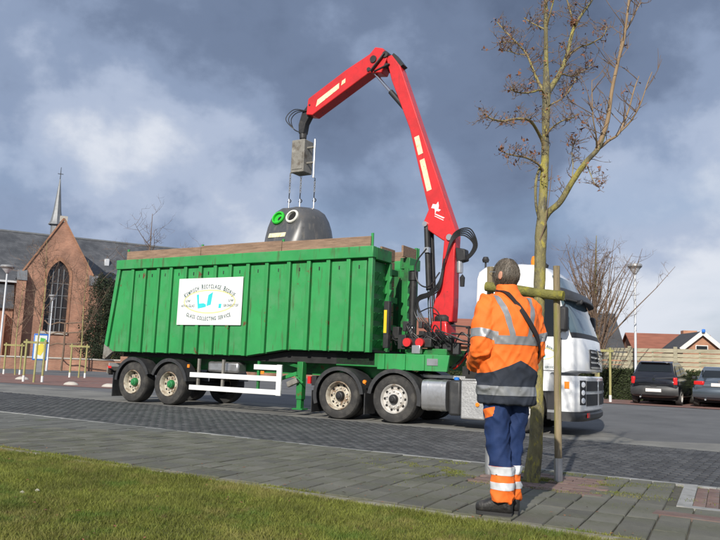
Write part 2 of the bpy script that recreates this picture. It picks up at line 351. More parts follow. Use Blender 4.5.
sheet('parking_strip', rect(-60, 14.5, -.25, 3.1, .006), 'strip')
rng = random.Random(4)
# dark block pavers, courses laid across the street
def paver_field(t0, t1, l0, l1, L=.21, w=.105, z=.016, seed=1):
    r = np.random.RandomState(seed); V = []; nt_ = int((t1-t0)/w); nl = int((l1-l0)/L)
    base = np.array([(-1,-1),(1,-1),(1,1),(-1,1)], float)
    vs = []
    for i in range(nt_):
        off = (i % 2)*.5
        for j in range(nl):
            tc_, lc = t0+(i+.5)*w, l0+(j+.25+off)*L
            if lc > l1-.02 or lc-L*.5 < l0-.02: continue
            vs.append((tc_, lc))
    vs = np.array(vs); n = len(vs)
    hz = z + r.uniform(-.0025, .0025, n); tilt = r.normal(0, .008, (n, 2))
    out = np.zeros((n, 8, 3))
    for k in range(4):
        for lev, (ins, zz) in enumerate(((.0, -.008), (.006, 0))):
            dt = base[k, 0]*(w/2-.0035-ins); dl = base[k, 1]*(L/2-.0035-ins)
            t = vs[:, 0]+dt; l = vs[:, 1]+dl
            out[:, lev*4+k, 0] = X0 + C_*t + S_*l; out[:, lev*4+k, 1] = Y0 - S_*t + C_*l
            out[:, lev*4+k, 2] = (hz + tilt[:, 0]*dt + tilt[:, 1]*dl) if lev else z-.011
    f = np.array([(4,5,6,7),(0,1,5,4),(1,2,6,5),(2,3,7,6),(3,0,4,7)])
    return npmesh('pavers', out.reshape(-1, 3), (np.arange(n)[:, None, None]*8 + f[None]).reshape(-1, 4))
obj('paver', paver_field(-14, 24, LK+.1, -.3), 'paver', road, kind='stuff')

# pavement: slabs on a bed that falls to the kerb
def pz(l): return .10 + .05*(LK-l)/(LK-LG)
M['sand'] = mat('bedding_sand', (.085, .08, .06), .95, var=.3, scale=6, bump=.5)
pav = sheet('pavement', [W(-60, LG, pz(LG)-.02), W(60, LG, pz(LG)-.02), W(60, LK, pz(LK)-.02), W(-60, LK, pz(LK)-.02)], 'sand')
ST, SL = .225, .4
def slabmesh(seed):
    r = random.Random(seed); b = MB(); g = .006
    x, y = ST/2-g, SL/2-g; j = lambda: r.uniform(-.002, .002)
    lo = [(-x,-y,-.03),(x,-y,-.03),(x,y,-.03),(-x,y,-.03)]
    mi = [(-x,-y,-.006+j()),(x,-y,-.006+j()),(x,y,-.006+j()),(-x,y,-.006+j())]; i = .006
    hi = [(-x+i,-y+i,j()),(x-i,-y+i,j()),(x-i,y-i,j()),(-x+i,y-i,j())]
    b.add(lo+mi+hi, [(0,1,5,4),(1,2,6,5),(2,3,7,6),(3,0,4,7),(4,5,9,8),(5,6,10,9),(6,7,11,10),(7,4,8,11),(8,9,10,11)])
    return b.mesh('slab', 20)
slm = [slabmesh(s) for s in range(6)]
for m_ in slm: m_.materials.append(M['slab'])
allslabs = []
nrow = int((LK-LG)/SL)
pit = lambda t, l: 12.45 < t < 13.55 and -7.05 < l < -5.75
redp = lambda t, l: 14.2 < t < 16.4 and l > -6.95
drain = lambda t, l: 14.05 < t < 14.75 and -7.75 < l < -7.35
for i in range(int(38/ST)):
    for j in range(nrow):
        t, l = -14 + (i+.5)*ST, LK - .0 - (j+.5)*SL
        sk = t - .085*(l-LK)
        if pit(sk, l) or redp(sk, l): continue
        allslabs.append((sk, l))
def cd(q): p = W(*q); return p.x**2 + p.y**2 + (0 if p.y > 3 and abs(p.x) < p.y*.62 else 1e4)
allslabs.sort(key=cd)
skew = math.atan(.085)
for k, (t, l) in enumerate(allslabs[:300]):
    o = bpy.data.objects.new('slab', slm[k % 6]); col.objects.link(o); o.parent = pav
    o.location = W(t, l, pz(l) + rng.uniform(-.003, .003)); o.rotation_euler = (rng.gauss(0, .006), rng.gauss(0, .006), -PHI + skew + (pi if k % 2 else 0) + rng.gauss(0, .006))
rest = MB()
for t, l in allslabs[300:]:
    z = pz(l) + rng.uniform(-.003, .003); a, b_ = ST/2-.006, SL/2-.006
    vs = [W(t+dx*a-.085*dy*b_, l+dy*b_, zz) for zz in (z-.03, z) for dx, dy in ((-1,-1),(1,-1),(1,1),(-1,1))]
    rest.add(vs, [(4,5,6,7),(0,1,5,4),(1,2,6,5),(2,3,7,6),(3,0,4,7)])
rest.build('slab', 'slabs', pav, smooth=False, kind='stuff')
# kerb and edging stones
kerb = sheet('kerb', [W(-60, LK, .003), W(60, LK, .003), W(60, LK+.09, .003), W(-60, LK+.09, .003)], 'soil')
km = MB().box(-.497, .497, 0, .088, -.1, 0).mesh('kerb_stone'); km.materials.append(M['kerb'])
em = MB().box(-.497, .497, -.06, 0, -.1, .0).mesh('edging_stone'); em.materials.append(M['edge'])
for i in range(40):
    for nm, me, l, z, par in (('kerb_stone', km, LK, pz(LK)+.004, kerb), ('edging_stone', em, LG, pz(LG)+.006, pav)):
        o = bpy.data.objects.new(nm, me); col.objects.link(o); o.parent = par
        o.location = W(-15+i, l, z + rng.uniform(-.008, .005)); o.rotation_euler = (0, rng.gauss(0, .003), -PHI + rng.gauss(0, .003))
# red bricks round the tree and in the crossing
bm_ = MB().box(-.097, .097, -.047, .047, -.03, 0).mesh('brick'); bm_.materials.append(M['redpaver'])
def brickpatch(t0, t1, l0, l1, skip=None, along=True):
    L, w = .2, .1; i = 0; l = l0 + w/2
    if not along: L, w = w, L
    while l < l1:
        t = t0 + L/2 - (L/2 if (i % 2 and along) else 0)
        while t < t1:
            if not (skip and skip(t, l)):
                o = bpy.data.objects.new('brick', bm_); col.objects.link(o); o.parent = pav
                o.location = W(t - .085*(l-LK), l, pz(l) + rng.uniform(-.004, .004)); o.rotation_euler = (rng.gauss(0, .01), rng.gauss(0, .01), -PHI + skew + (0 if along else pi/2))
            t += L
        l += w; i += 1
brickpatch(12.4, 13.55, -7.05, -5.9, lambda t, l: abs(t-12.83) < .24 and abs(l+6.45) < .24)
brickpatch(14.33, 16.3, -6.98, -5.6, along=False)
wb = MB().box(-.06, .06, -.74, .74, -.03, .002)
o = wb.build('border_stone', 'kerb', pav); o.location = W(14.27+.06, -6.25, pz(-6.25)+.002); o.rotation_euler.z = -PHI + skew
o = MB().box(-1.1, 1.1, -.05, .05, -.03, .002).build('border_stone', 'kerb', pav); o.location = W(15.5, -7.04, pz(-7.04)+.003); o.rotation_euler.z = -PHI
o = MB().box(-.3, .3, -.1, .1, -.03, .004).build('drain_cover', 'redpaver', pav, bevel=.004); o.location = W(14.55, -7.55, pz(-7.5)+.004); o.rotation_euler.z = -PHI
# lawn
def lz(l, t=0): return pz(LG) + .0 + .05*sstep(0, 3, LG-l)
lt = [-60] + list(np.arange(-4, 24, .6)) + [60]; ll = [-40, -20] + list(np.arange(-14, LG-.05, .4)) + [LG-.055]
lawn = MB().add([W(t, l, lz(l) - (.02 if l > LG-.1 else 0) + .02*mnoise.noise((t*.8, l*.8, 0))) for l in ll for t in lt],
    [(j*len(lt)+i, j*len(lt)+i+1, (j+1)*len(lt)+i+1, (j+1)*len(lt)+i) for j in range(len(ll)-1) for i in range(len(lt)-1)]).build('lawn', 'soil', kind='structure')
def blades(n, seed, h0, h1, edge=False):
    r = np.random.RandomState(seed); t = r.uniform(1.5, 16.5, n*3); l = LG - .1 - np.abs(r.normal(0, .03, n*3)) - r.uniform(0, 1, n*3)*4.3
    if edge: l = LG + r.normal(.01, .045, n*3)
    x = X0 + C_*t + S_*l; y = Y0 - S_*t + C_*l
    ok = (y > 2.6) & (np.abs(x) < y*.56 + .4)
    if edge: ok &= np.array([mnoise.noise((a*1.6, 3.3, 0)) > .0 for a in t])
    t, l, x, y = t[ok][:n], l[ok][:n], x[ok][:n], y[ok][:n]; n = len(x)
    cl = np.array([mnoise.noise((a*2.1, b*2.1, 1.7)) for a, b in zip(t, l)]) if n < 400000 else np.zeros(n)
    uu = np.clip((LG-l)/3, 0, 1); z = pz(LG) + .05*uu*uu*(3-2*uu) + .02*np.array([mnoise.noise((a*.8, b*.8, 0)) for a, b in zip(t, l)]) - .006
    if edge: z = np.full(n, pz(LG) - .005)
    hh = r.uniform(h0, h1, n)*(1 + .6*np.clip(cl, -.6, 1)); a = r.uniform(0, 2*pi, n); w = r.uniform(.0025, .005, n)
    lean = r.uniform(.2, 1.1, n)*hh; b = r.uniform(0, 2*pi, n)
    V = np.zeros((n, 3, 3))
    V[:, 0] = np.stack([x-np.cos(a)*w, y-np.sin(a)*w, z], 1); V[:, 1] = np.stack([x+np.cos(a)*w, y+np.sin(a)*w, z], 1)
    V[:, 2] = np.stack([x+np.cos(b)*lean, y+np.sin(b)*lean, z+hh], 1)
    return npmesh('grass', V.reshape(-1, 3), np.arange(n*3).reshape(-1, 3))
obj('grass', blades(330000, 3, .022, .05), 'grass', None, label='short mossy yellow-green lawn grass in front of the pavement', cat='grass', kind='stuff')
obj('verge_grass', blades(7000, 8, .01, .028, True), 'grass', None, label='thin moss and grass creeping over the lawn edging stones', cat='grass', kind='stuff')
r5 = random.Random(9)
for k, (px, py) in enumerate([(22, 495), (37, 493)]):
    p = at(px, py, 6); s_ = (lz(LG-1) + .01 - H)/(p.z - H); p = Vector((p.x*s_, p.y*s_, H + (p.z-H)*s_))
    b = MB(); ring = []
    for q in range(4):
        zz = q/3; rr = .014*math.sqrt(max(.05, 1-(zz*1.5-.4)**2)); ring.append([Vector((rr*(1.2+r5.uniform(-.2,.2))*cos(a), rr*(1+r5.uniform(-.2,.2))*sin(a), zz*.018+.012)) for a in np.linspace(0, 2*pi, 8)[:-1]])
    o = b.loft(ring).build('pebble', 'pebble', None, label='small pale stone lying in the short grass', cat='stone', group='stones lying in the grass'); o.location = p
# red brick verge on the far side of the street, left of the trailer
sheet('brick_verge', [Vector((x, y, .008)) for x, y in ((-26, 33.5), (-8.2, 27.2), (-8.5, 40), (-15, 41.5), (-26, 44))], 'redsurf')
sheet('car_bays', [W(t, l, .214) for t, l in ((7.5, 13.2), (24, 13.2), (24, 19.2), (7.5, 19.2))], 'redsurf')

# ================================================================== WHEELS, LETTERING
def wheel(parent, x, y, r, w, rimm, hubm, hubr=.11, side=-1, tracto=False):
    """side -1: outer face towards -y"""
    T = Matrix.Translation((x, y, r)) @ (AXY if side < 0 else Matrix.Rotation(-pi/2, 4, 'X'))   # local +z = outward
    hw = w/2; ri = .30
    b = MB().lathe([(ri, hw-.03), (ri+.03, hw-.004), (r-.11, hw+.004), (r-.035, hw-.012), (r-.008, hw-.045), (r, hw-.09), (r, -hw+.09), (r-.008, -hw+.045), (r-.11, -hw), (ri, -hw+.02)], 48, None, closed=True)
    for q in range(4):                                                # tread grooves read as ribs
        pass
    tyre = b.build('wheel', 'tyre', parent); tyre.matrix_local = T
    d = MB()
    if tracto:                                                        # convex front-type rim or deep drive rim
        d.lathe([(.315, hw-.02), (.30, hw+.006), (.285, hw-.01), (.27, hw-.07), (.22, hw-.075), (.19, hw-.03), (.15, hw-.02), (0, hw-.02)], 40)
    else:
        d.lathe([(.315, hw-.02), (.30, hw+.006), (.285, hw-.01), (.265, hw-.13), (.20, hw-.15), (.16, hw-.13), (0, hw-.13)], 40)
    rim = d.build('rim', rimm, tyre)
    h = MB()
    for k in range(10):
        a = 2*pi*k/10; z = hw-.075 if tracto else hw-.14
        h.lathe([(.03, z), (.03, z+.006), (0, z+.006)], 10, Matrix.Translation((.235*cos(a), .235*sin(a), 0)))
    h.build('rim_hole', 'hole', tyre, kind='stuff')
    hb = MB(); z0 = hw-.02 if tracto else hw-.13
    hb.lathe([(hubr, z0), (hubr, z0+.05), (hubr*.8, z0+.09), (hubr*.55, z0+.10), (hubr*.5, z0+.12), (0, z0+.125)], 20)
    hb.build('hub', hubm, tyre)
    nuts = MB()
    for k in range(10):
        a = 2*pi*(k+.5)/10; nuts.lathe([(.016, z0), (.016, z0+.035), (0, z0+.04)], 6, Matrix.Translation((.168*cos(a), .168*sin(a), 0)))
    nuts.build('wheel_nut', 'rims', tyre, kind='stuff')
    return tyre
_gl = {}
def glyph(ch):
    if ch not in _gl:
        c = bpy.data.curves.new('g', 'FONT'); c.body = ch; c.size = 1; c.resolution_u = 3; c.offset = .022
        o = bpy.data.objects.new('g', c); col.objects.link(o)
        bpy.context.view_layer.update()
        me = o.evaluated_get(bpy.context.evaluated_depsgraph_get()).to_mesh()
        vs = [tuple(v.co) for v in me.vertices]; fs = [tuple(p.vertices) for p in me.polygons]
        xs = [v[0] for v in vs] or [0, .25]
        _gl[ch] = (vs, fs, min(xs), max(xs)); o.to_mesh_clear(); bpy.data.objects.remove(o); bpy.data.curves.remove(c)
    return _gl[ch]
def letters(b, text, size, place, sp=.12, sx=1., small=.78):
    """place(s) -> (x, z, angle) for a distance s along the line from its middle"""
    items = []; tot = 0
    for i, ch in enumerate(text):
        g = glyph(ch.upper()) if ch != ' ' else None
        k = size*(1. if (ch.isupper() or not ch.isalpha()) else small)
        w = (g[3]-g[2])*k*sx if g else size*.35
        items.append((g, k, w)); tot += w + sp*size
    s = -tot/2
    for g, k, w in items:
        if g:
            x, z, a = place(s + w/2); ca, sa = cos(a), sin(a)
            vs = []
            for vx, vy, _ in g[0]:
                u = (vx-(g[2]+g[3])/2)*k*sx; v = vy*k
                vs.append((x + u*ca - v*sa, 0, z + u*sa + v*ca))
            b.add(vs, g[1])
        s += w + sp*size
    return b
def arc(cx, cz, r, up=True):
    def f(s):
        a = s/r
        return (cx + r*sin(a), cz + r*cos(a), -a) if up else (cx + r*sin(a), cz - r*cos(a), a)
    return f
def flat(cx, cz): return lambda s: (cx + s, cz, 0)
def poly(b, pts, cx, cz, k): return b.add([(cx+x*k, 0, cz+z*k) for x, z in pts], [tuple(range(len(pts)))])
def logo(parent, cx, cz, y, k, full=True):
    """the firm's mark: pale ellipse, turquoise shapes, arched lettering; k = width"""
    e = MB(); n = 48
    vs = []
    for i in range(n):
        a = 2*pi*i/n; th_ = .02 + .014*abs(sin(a))
        for rr in (1, 1-th_*2.2): vs.append((cx + .405*k*rr*cos(a), 0, cz - .012*k + .142*k*(rr-(.03 if rr < 1 else 0))*sin(a)))
    e.add(vs, [(2*i, 2*((i+1)%n), 2*((i+1)%n)+1, 2*i+1) for i in range(n)])
    o = e.build('emblem_ring', 'yell', parent, smooth=False); o.location.y = y
    for pl in ([(-.2, .07), (-.165, .075), (-.155, -.035), (-.085, -.03), (-.045, -.045), (-.045, -.075), (-.17, -.095)],
               [(-.015, .065), (.055, .10), (.03, -.05), (-.035, -.065)], [(.155, -.04), (.195, -.04), (.19, -.09), (.15, -.09)]):
        o = poly(MB(), pl, cx, cz, k).build('emblem_shape', 'turq', parent, smooth=False); o.location.y = y - .001
    l = MB()
    letters(l, 'Kempisch Recyclage Bedrijf', .082*k, arc(cx, cz-.555*k, .70*k), .1, .62, .82)
    if full:
        letters(l, 'GLASS COLLECTING SERVICE', .062*k, arc(cx, cz+.965*k, 1.2*k, False), .12, .68)
        letters(l, 'UW', .043*k, flat(cx-.33*k, cz-.018*k), .14, .9); letters(l, 'AFVALGLAS', .043*k, flat(cx-.33*k, cz-.075*k), .12, .75)
        letters(l, 'UW', .043*k, flat(cx+.34*k, cz-.018*k), .14, .9); letters(l, 'GRONDSTOF', .043*k, flat(cx+.34*k, cz-.075*k), .12, .75)
    o = l.build('lettering', 'ink', parent, smooth=False, kind='stuff'); o.location.y = y - .002

# ================================================================== TRAILER
RZ = -PHI
tr = thing('semi_trailer', 'rusty green open-topped tipper trailer with white recycling company sign on its side', 'trailer', W(0, 0), RZ)
BW = 2.35                                                  # box width
def zbot(x): return 1.30 if x < 3.85 else 1.30 + .17*min(1, (x-3.85)/1.1)
def rearx(z): return -.87 - .28*(3.55-z)/2.05
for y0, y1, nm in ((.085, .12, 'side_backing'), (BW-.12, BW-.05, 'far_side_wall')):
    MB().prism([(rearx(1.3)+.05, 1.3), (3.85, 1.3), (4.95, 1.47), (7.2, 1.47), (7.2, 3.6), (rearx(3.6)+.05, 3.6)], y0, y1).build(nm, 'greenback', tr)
ribs = [-.27, .19, .69, 1.16, 1.67, 2.18, 2.68, 3.17, 3.73, 4.31, 4.96, 5.53, 6.07, 6.61]
for i, x in enumerate(ribs):
    MB().prism([(x-.055, zbot(x-.055)+.01), (x+.045, zbot(x+.045)+.01), (x+.045, 3.545), (x-.055, 3.545)], .0, .084).build('rib', 'greenrib', tr, bevel=.008)
xs = [None] + ribs + [7.12]
for i in range(len(xs)-1):
    if i == 0:
        pl = [(rearx(1.32)+.16, 1.315), (ribs[0]-.058, 1.315), (ribs[0]-.058, 3.53), (rearx(3.53)+.16, 3.53)]
    else:
        a, b_ = xs[i]+.045+.038, xs[i+1]-.057  # slot beside each rib bares the dark backing as a built-in shade line
        pl = [(a, zbot(a)+.02), (b_, zbot(b_)+.02), (b_, 3.49), (a, 3.49)]
        if a < 3.85 < b_ or a < 4.95 < b_: pl.insert(1, (3.85 if a < 3.85 < b_ else 4.95, (1.30 if a < 3.85 < b_ else 1.47)+.02))
    p = MB().prism(pl, .032+rng.uniform(-.004, .006), .08).build('side_panel', 'green', tr, bevel=.006)
    xm, zm = (pl[0][0]+pl[2][0])/2, 3.36
    if i: MB().box(xm-.012, xm+.012, .024, .034, zm-.05, zm+.03).build('latch_slot', 'blackm', p)
MB().prism([(rearx(1.32), 1.32), (rearx(1.32)+.12, 1.32), (rearx(3.55)+.12, 3.55), (rearx(3.55), 3.55)], -.01, .12).build('rear_post', 'green', tr, bevel=.01)
MB().prism([(7.125, 1.47), (7.235, 1.47), (7.235, 3.545), (7.125, 3.545)], -.005, .12).build('front_post', 'green', tr, bevel=.008)
MB().prism([(-.80, 1.30), (rearx(1.5), 1.5), (rearx(1.5)-.02, 1.12), (rearx(1.5)+.06, 1.10)], -.015, .1).build('tailgate_lip', 'grey', tr)
MB().prism([(rearx(1.3), 1.3), (rearx(1.3)+.05, 1.3), (rearx(3.6)+.05, 3.6), (rearx(3.6), 3.6)], .12, BW).build('tailgate', 'greendark', tr)
MB().box(-.89, 7.26, -.04, .125, 3.545, 3.80).build('top_rail', 'green', tr, bevel=.015)
MB().box(-.85, 7.2, BW-.12, BW+.02, 3.545, 3.80).build('top_rail', 'green', tr, bevel=.015)
MB().box(-.9, -.76, .13, BW-.13, 3.55, 3.79).build('rear_rail', 'greendark', tr, bevel=.015)
MB().prism([(rearx(1.3)+.06, 1.31), (3.85, 1.31), (4.95, 1.48), (7.2, 1.48), (7.2, 1.53), (4.95, 1.53), (3.85, 1.37), (rearx(1.3)+.06, 1.37)], .125, BW-.125).build('floor', 'under', tr)
# front end: two winged halves round the ram recess
def front_wing(y0, y1, out):
    w_ = MB().box(7.0, 7.14, y0, y1, 1.5, 3.5).build('front_panel', 'greendark', tr)
    MB().box(7.0, 7.262, y0, y1, 3.52, 3.79).build('front_rail', 'greendark', tr, bevel=.012)
    ye = y1 if out < 0 else y0
    MB().box(7.14, 7.25, ye-.05, ye+.05, 1.5, 3.52).build('front_stile', 'greendark', tr, bevel=.006)
    for k in range(6):
        z = 1.72 + k*.30
        for ya in (y0+.12, y0+.34):
            MB().add([(7.14, ya-.1, z), (7.14, ya+.1, z), (7.24, ya+.1, z+.03), (7.24, ya-.1, z+.03), (7.14, ya-.1, z-.14), (7.14, ya+.1, z-.14)],
                     [(0,1,2,3), (4,5,1,0), (3,2,5,4), (0,3,4), (1,5,2)]).build('gusset', 'greenrib', tr)
        MB().add([(7.25, ye-.05, z), (7.25, ye+.05, z), (7.31, ye+.05, z-.02), (7.31, ye-.05, z-.02), (7.25, ye-.05, z-.16), (7.25, ye+.05, z-.16)],
                     [(0,1,2,3), (4,5,1,0), (3,2,5,4), (0,3,4), (1,5,2)]).build('gusset', 'greenrib', tr)
front_wing(.13, .82, -1); front_wing(1.72, BW-.06, 1)
for k in range(8):
    MB().box(6.93, 6.985, .84, 1.48, 1.55+k*.3, 1.55+k*.3+.285).build('board', 'wood', tr, bevel=.006)
MB().box(6.86, 6.92, .84, 1.48, 1.5, 3.6).build('recess_back', 'greendark', tr)
for z in (2.0, 2.65, 3.3): MB().box(6.985, 7.08, .83, 1.49, z, z+.14).build('cross_bar', 'greendark', tr, bevel=.006)
MB().lathe([(.085, 1.45), (.085, 3.2), (.105, 3.22), (.105, 3.42), (.06, 3.46), (0, 3.46)], 20, Matrix.Translation((7.42, 1.62, 0))).build('tipping_ram', 'blackm', tr)
MB().box(7.36, 7.48, 1.5, 1.74, 3.44, 3.56).build('ram_bracket', 'greendark', tr)
# boards along the rim, held by posts
px_ = [-.56, 2.15, 4.72, 7.17]
for yb in (.0, BW-.09):
    for x in px_: MB().box(x-.03, x+.03, yb+.055, yb+.085, 3.79, 4.1).build('board_post', 'greenrib', tr)
    for i in range(3):
        MB().box(px_[i]+.0, px_[i+1]-.012, yb+.015+rng.uniform(0, .006), yb+.052, 3.803, 4.045+rng.uniform(-.02, .02)).build('rim_board', 'wood', tr, bevel=.006)
MB().box(7.13, 7.18, 1.52, BW-.1, 3.79, 4.06).build('rim_board', 'wood', tr, bevel=.006)
MB().box(7.12, 7.19, 2.22, 2.28, 3.79, 4.1).build('board_post', 'greenrib', tr)
# sign
sg = MB().box(1.5, 3.62, -.012, -.002, 2.04, 3.22).build('sign_plate', 'signw', tr, bevel=.003)
logo(sg, 2.56, 2.65, -.0135, 2.12)
# chassis
for y in (.72, 1.5): MB().box(-.95, 7.3, y, y+.13, .92, 1.28).build('chassis_beam', 'greendark', tr)
MB().prism([(-.7, 1.2), (7.2, 1.2), (7.2, 1.46), (4.95, 1.46), (3.85, 1.295), (-.7, 1.295)], .3, BW-.3).build('dark_gap_filler', 'under', tr)  # added dark filler, shuts out the bright sky gap under the box
fp = MB().prism([(6.2, 1.17), (8.6, 1.15), (8.72, 1.47), (6.2, 1.455)], .30, 1.9).build('front_platform', 'greendark', tr, bevel=.01)
MB().prism([(7.3, 1.12), (8.95, 1.12), (9.0, 1.46), (7.3, 1.46)], .24, .30).build('platform_plate', 'green', tr, bevel=.008)
for x in (7.45, 7.95, 8.4): MB().box(x, x+.05, .2, .24, 1.13, 1.45).build('stiffener', 'green', tr)
MB().box(8.5, 8.75, .225, .238, 1.24, 1.38).build('type_plate', 'alu', tr)
for x in (0, 1.33): MB().tube([(x, .15, .53), (x, BW, .53)], .075, 12).build('axle', 'under', tr)
W1 = wheel(tr, 0, .21, .53, .385, 'rimw', 'hubg'); W2 = copy_tree(W1, tr); W2.location.x += 1.33
W1f = wheel(tr, 0, BW-.1, .53, .385, 'rimw', 'hubg', side=1); W2f = copy_tree(W1f, tr); W2f.location.x += 1.33
def mudguard(parent, x, y0, y1, r, zc, a0, a1, m='plastic', th=.012):
    b = MB(); n = 18; pts = []
    prof = []
    for k in range(n+1):
        a = R(a0 + (a1-a0)*k/n); prof.append((cos(a), sin(a)))
    rings = [[(x+c*(r), y0, zc+s*(r)), (x+c*(r), y1, zc+s*(r)), (x+c*(r+th), y1, zc+s*(r+th)), (x+c*(r+th), y0-.002, zc+s*(r+th))] for c, s in prof]
    b.loft(rings).add([], [])
    g = b.build('mudguard', m, parent, sharp=50)
    lip = MB(); lip.loft([[(x+c*(r-.06), y0-.008, zc+s*(r-.06)), (x+c*(r+th+.012), y0-.008, zc+s*(r+th+.012)), (x+c*(r+th+.012), y0+.02, zc+s*(r+th+.012)), (x+c*(r-.06), y0+.02, zc+s*(r-.06))] for c, s in prof])
    lip.build('guard_lip', m, g, sharp=50); return g
for x, a0, a1 in ((0, 20, 178), (1.33, 8, 160)):
    mudguard(tr, x, .0, .42, .62, .54, a0, a1); mudguard(tr, x, BW-.32, BW+.08, .62, .54, a0, a1)
MB().box(-.74, -.72, .02, .42, .12, .75).build('mud_flap', 'plastic', tr)
MB().box(-.98, -.93, .0, .45, .72, .9).build('lamp_bracket', 'grey', tr)
MB().box(-1.0, -.975, .03, .12, .8, .92).build('tail_lamp', 'redl', tr); MB().box(-.93, -.8, -.006, .0, .86, .92).build('side_reflector', 'redl', tr)
MB().box(-1.02, -.93, .1, BW-.1, .68, .8).build('rear_bumper', 'blackm', tr)
MB().box(-1.03, -1.02, .1, .5, .9, 1.0).build('light_board', 'whitesteel', tr)
# side guard
sgd = MB().box(2.05, 4.9, .01, .05, .74, .86).build('side_guard', 'whitesteel', tr, bevel=.006)
MB().box(2.05, 4.9, .01, .05, .43, .55).build('guard_rail', 'whitesteel', sgd, bevel=.006)
MB().box(4.08, 4.9, .01, .05, 1.0, 1.12).build('guard_rail', 'whitesteel', sgd, bevel=.006)
MB().box(4.76, 4.9, .006, .054, .42, 1.13).build('guard_end', 'whitesteel', sgd, bevel=.006)
for x in (2.25, 3.05, 4.15): MB().box(x, x+.06, .055, .11, .44, 1.2).build('guard_upright', 'greendark' if x > 4 else 'grey', sgd)
MB().box(4.3, 4.4, .0, .01, .90, .97).build('side_marker', 'amber', sgd)
MB().box(2.4, 3.4, .25, .6, .88, 1.15).build('air_tank', 'alu', tr, bevel=.06)
MB().box(1.95, 2.02, .01, .03, .97, 1.05).build('side_marker', 'amber', tr)
# landing leg
for y in (.2, 2.0):
    lg = MB().box(5.2, 5.36, y, y+.16, .36, 1.22).build('landing_leg', 'greendark', tr, bevel=.01)
    MB().box(5.22, 5.34, y+.02, y+.14, .16, .4).build('inner_leg', 'greendark', lg); MB().box(5.14, 5.42, y-.04, y+.2, .13, .16).build('foot_plate', 'greendark', lg)
    MB().prism([(5.02, .62), (5.3, .74), (5.26, .86), (4.98, .74)], y-.1, y-.005).build('gearbox', 'grey', lg, bevel=.01)
    MB().beam((5.25, y+.08, 1.1), (4.5, y+.4, 1.2), .07, .07).build('leg_strut', 'greendark', lg); MB().beam((5.2, y+.02, .95), (4.65, y+.1, .8), .06, .08).build('leg_strut', 'greenrib', lg)
MB().tube([(5.3, .1, .9), (5.3, -.02, .9), (5.55, -.03, .75)], .014, 6).build('crank_handle', 'greenrib', tr)

# ================================================================== CRANE
CY = 1.17
cr = thing('loader_crane', 'red knuckle-boom loading crane rising between the trailer box and the cab', 'crane', W(8.35, CY, 1.46), RZ)
def cv(pts): return [(x-8.35, z-1.46) for x, z in pts]
def cpt(x, z, y=0): return Vector((x-8.35, y, z-1.46))
MB().box(-.55, .42, -.55, .55, .0, .14).build('base_plate', 'greendark', cr, bevel=.015)
MB().prism([(-.2, .14), (.32, .14), (.26, .75), (-.08, .75)], -.26, .26).build('slew_base', 'red', cr, bevel=.03)
MB().lathe([(.2, .7), (.23, .75), (.23, .85), (.18, .9)], 24, Matrix.Translation((.1, 0, 0))).build('slew_ring', 'blackm', cr)
MB().prism(cv([(8.26, 2.2), (8.70, 2.2), (8.72, 2.6), (8.72, 3.5), (8.74, 4.15), (8.58, 4.22), (8.46, 4.1), (8.40, 3.2), (8.22, 2.5)]), -.15, .15).build('column', 'red', cr, bevel=.025)
boomp = cv([(6.80, 8.62), (6.95, 8.66), (7.2, 8.33), (8.74, 4.2), (8.62, 3.94), (8.42, 4.03), (7.99, 4.32), (7.92, 4.46), (8.05, 4.75), (7.5, 6.74), (6.97, 8.02)])
bo = MB().prism(boomp, -.14, .14).build('main_boom', 'red', cr, bevel=.02)
outp = cv([(6.35, 8.78), (6.50, 8.93), (6.72, 8.86), (6.85, 8.6), (6.70, 8.24), (6.36, 8.30), (4.72, 7.46), (4.52, 7.50), (4.56, 7.92), (5.69, 8.5)])
ou = MB().prism(outp, -.17, .17).build('outer_boom', 'red', cr, bevel=.02)
def pin(x, z, r, w, m='blackm', par=None): return MB().lathe([(0, -w), (r, -w), (r, w), (0, w)], 16, Matrix.Translation(cpt(x, z)) @ AXY).build('pin', m, par or cr)
pin(8.6, 4.08, .07, .2, 'alu'); pin(7.99, 4.42, .06, .2, 'alu'); pin(6.80, 8.68, .08, .2); pin(6.47, 8.62, .09, .2); pin(6.35, 8.38, .05, .2); pin(4.62, 7.74, .025, .18)
for z0, z1 in ((6.5, 6.06), (5.93, 5.18)):      # pale plates on the boom
    xa = lambda z: 7.5 + (8.05-7.5)*(6.74-z)/(6.74-4.75) + .07
    b = MB().prism(cv([(xa(z0), z0), (xa(z0)+.12, z0+.04), (xa(z1)+.12, z1+.04), (xa(z1), z1)]), -.146, -.141).build('label_plate', 'cream', bo)
b = MB().prism(cv([(4.82, 7.66), (4.86, 7.84), (5.5, 8.18), (5.5, 8.04)]), -.176, -.171).build('label_plate', 'cream', ou)
MB().prism(cv([(5.56, 8.1), (5.58, 8.22), (5.68, 8.27), (5.68, 8.16)]), -.176, -.171).build('label_plate', 'cream', ou)
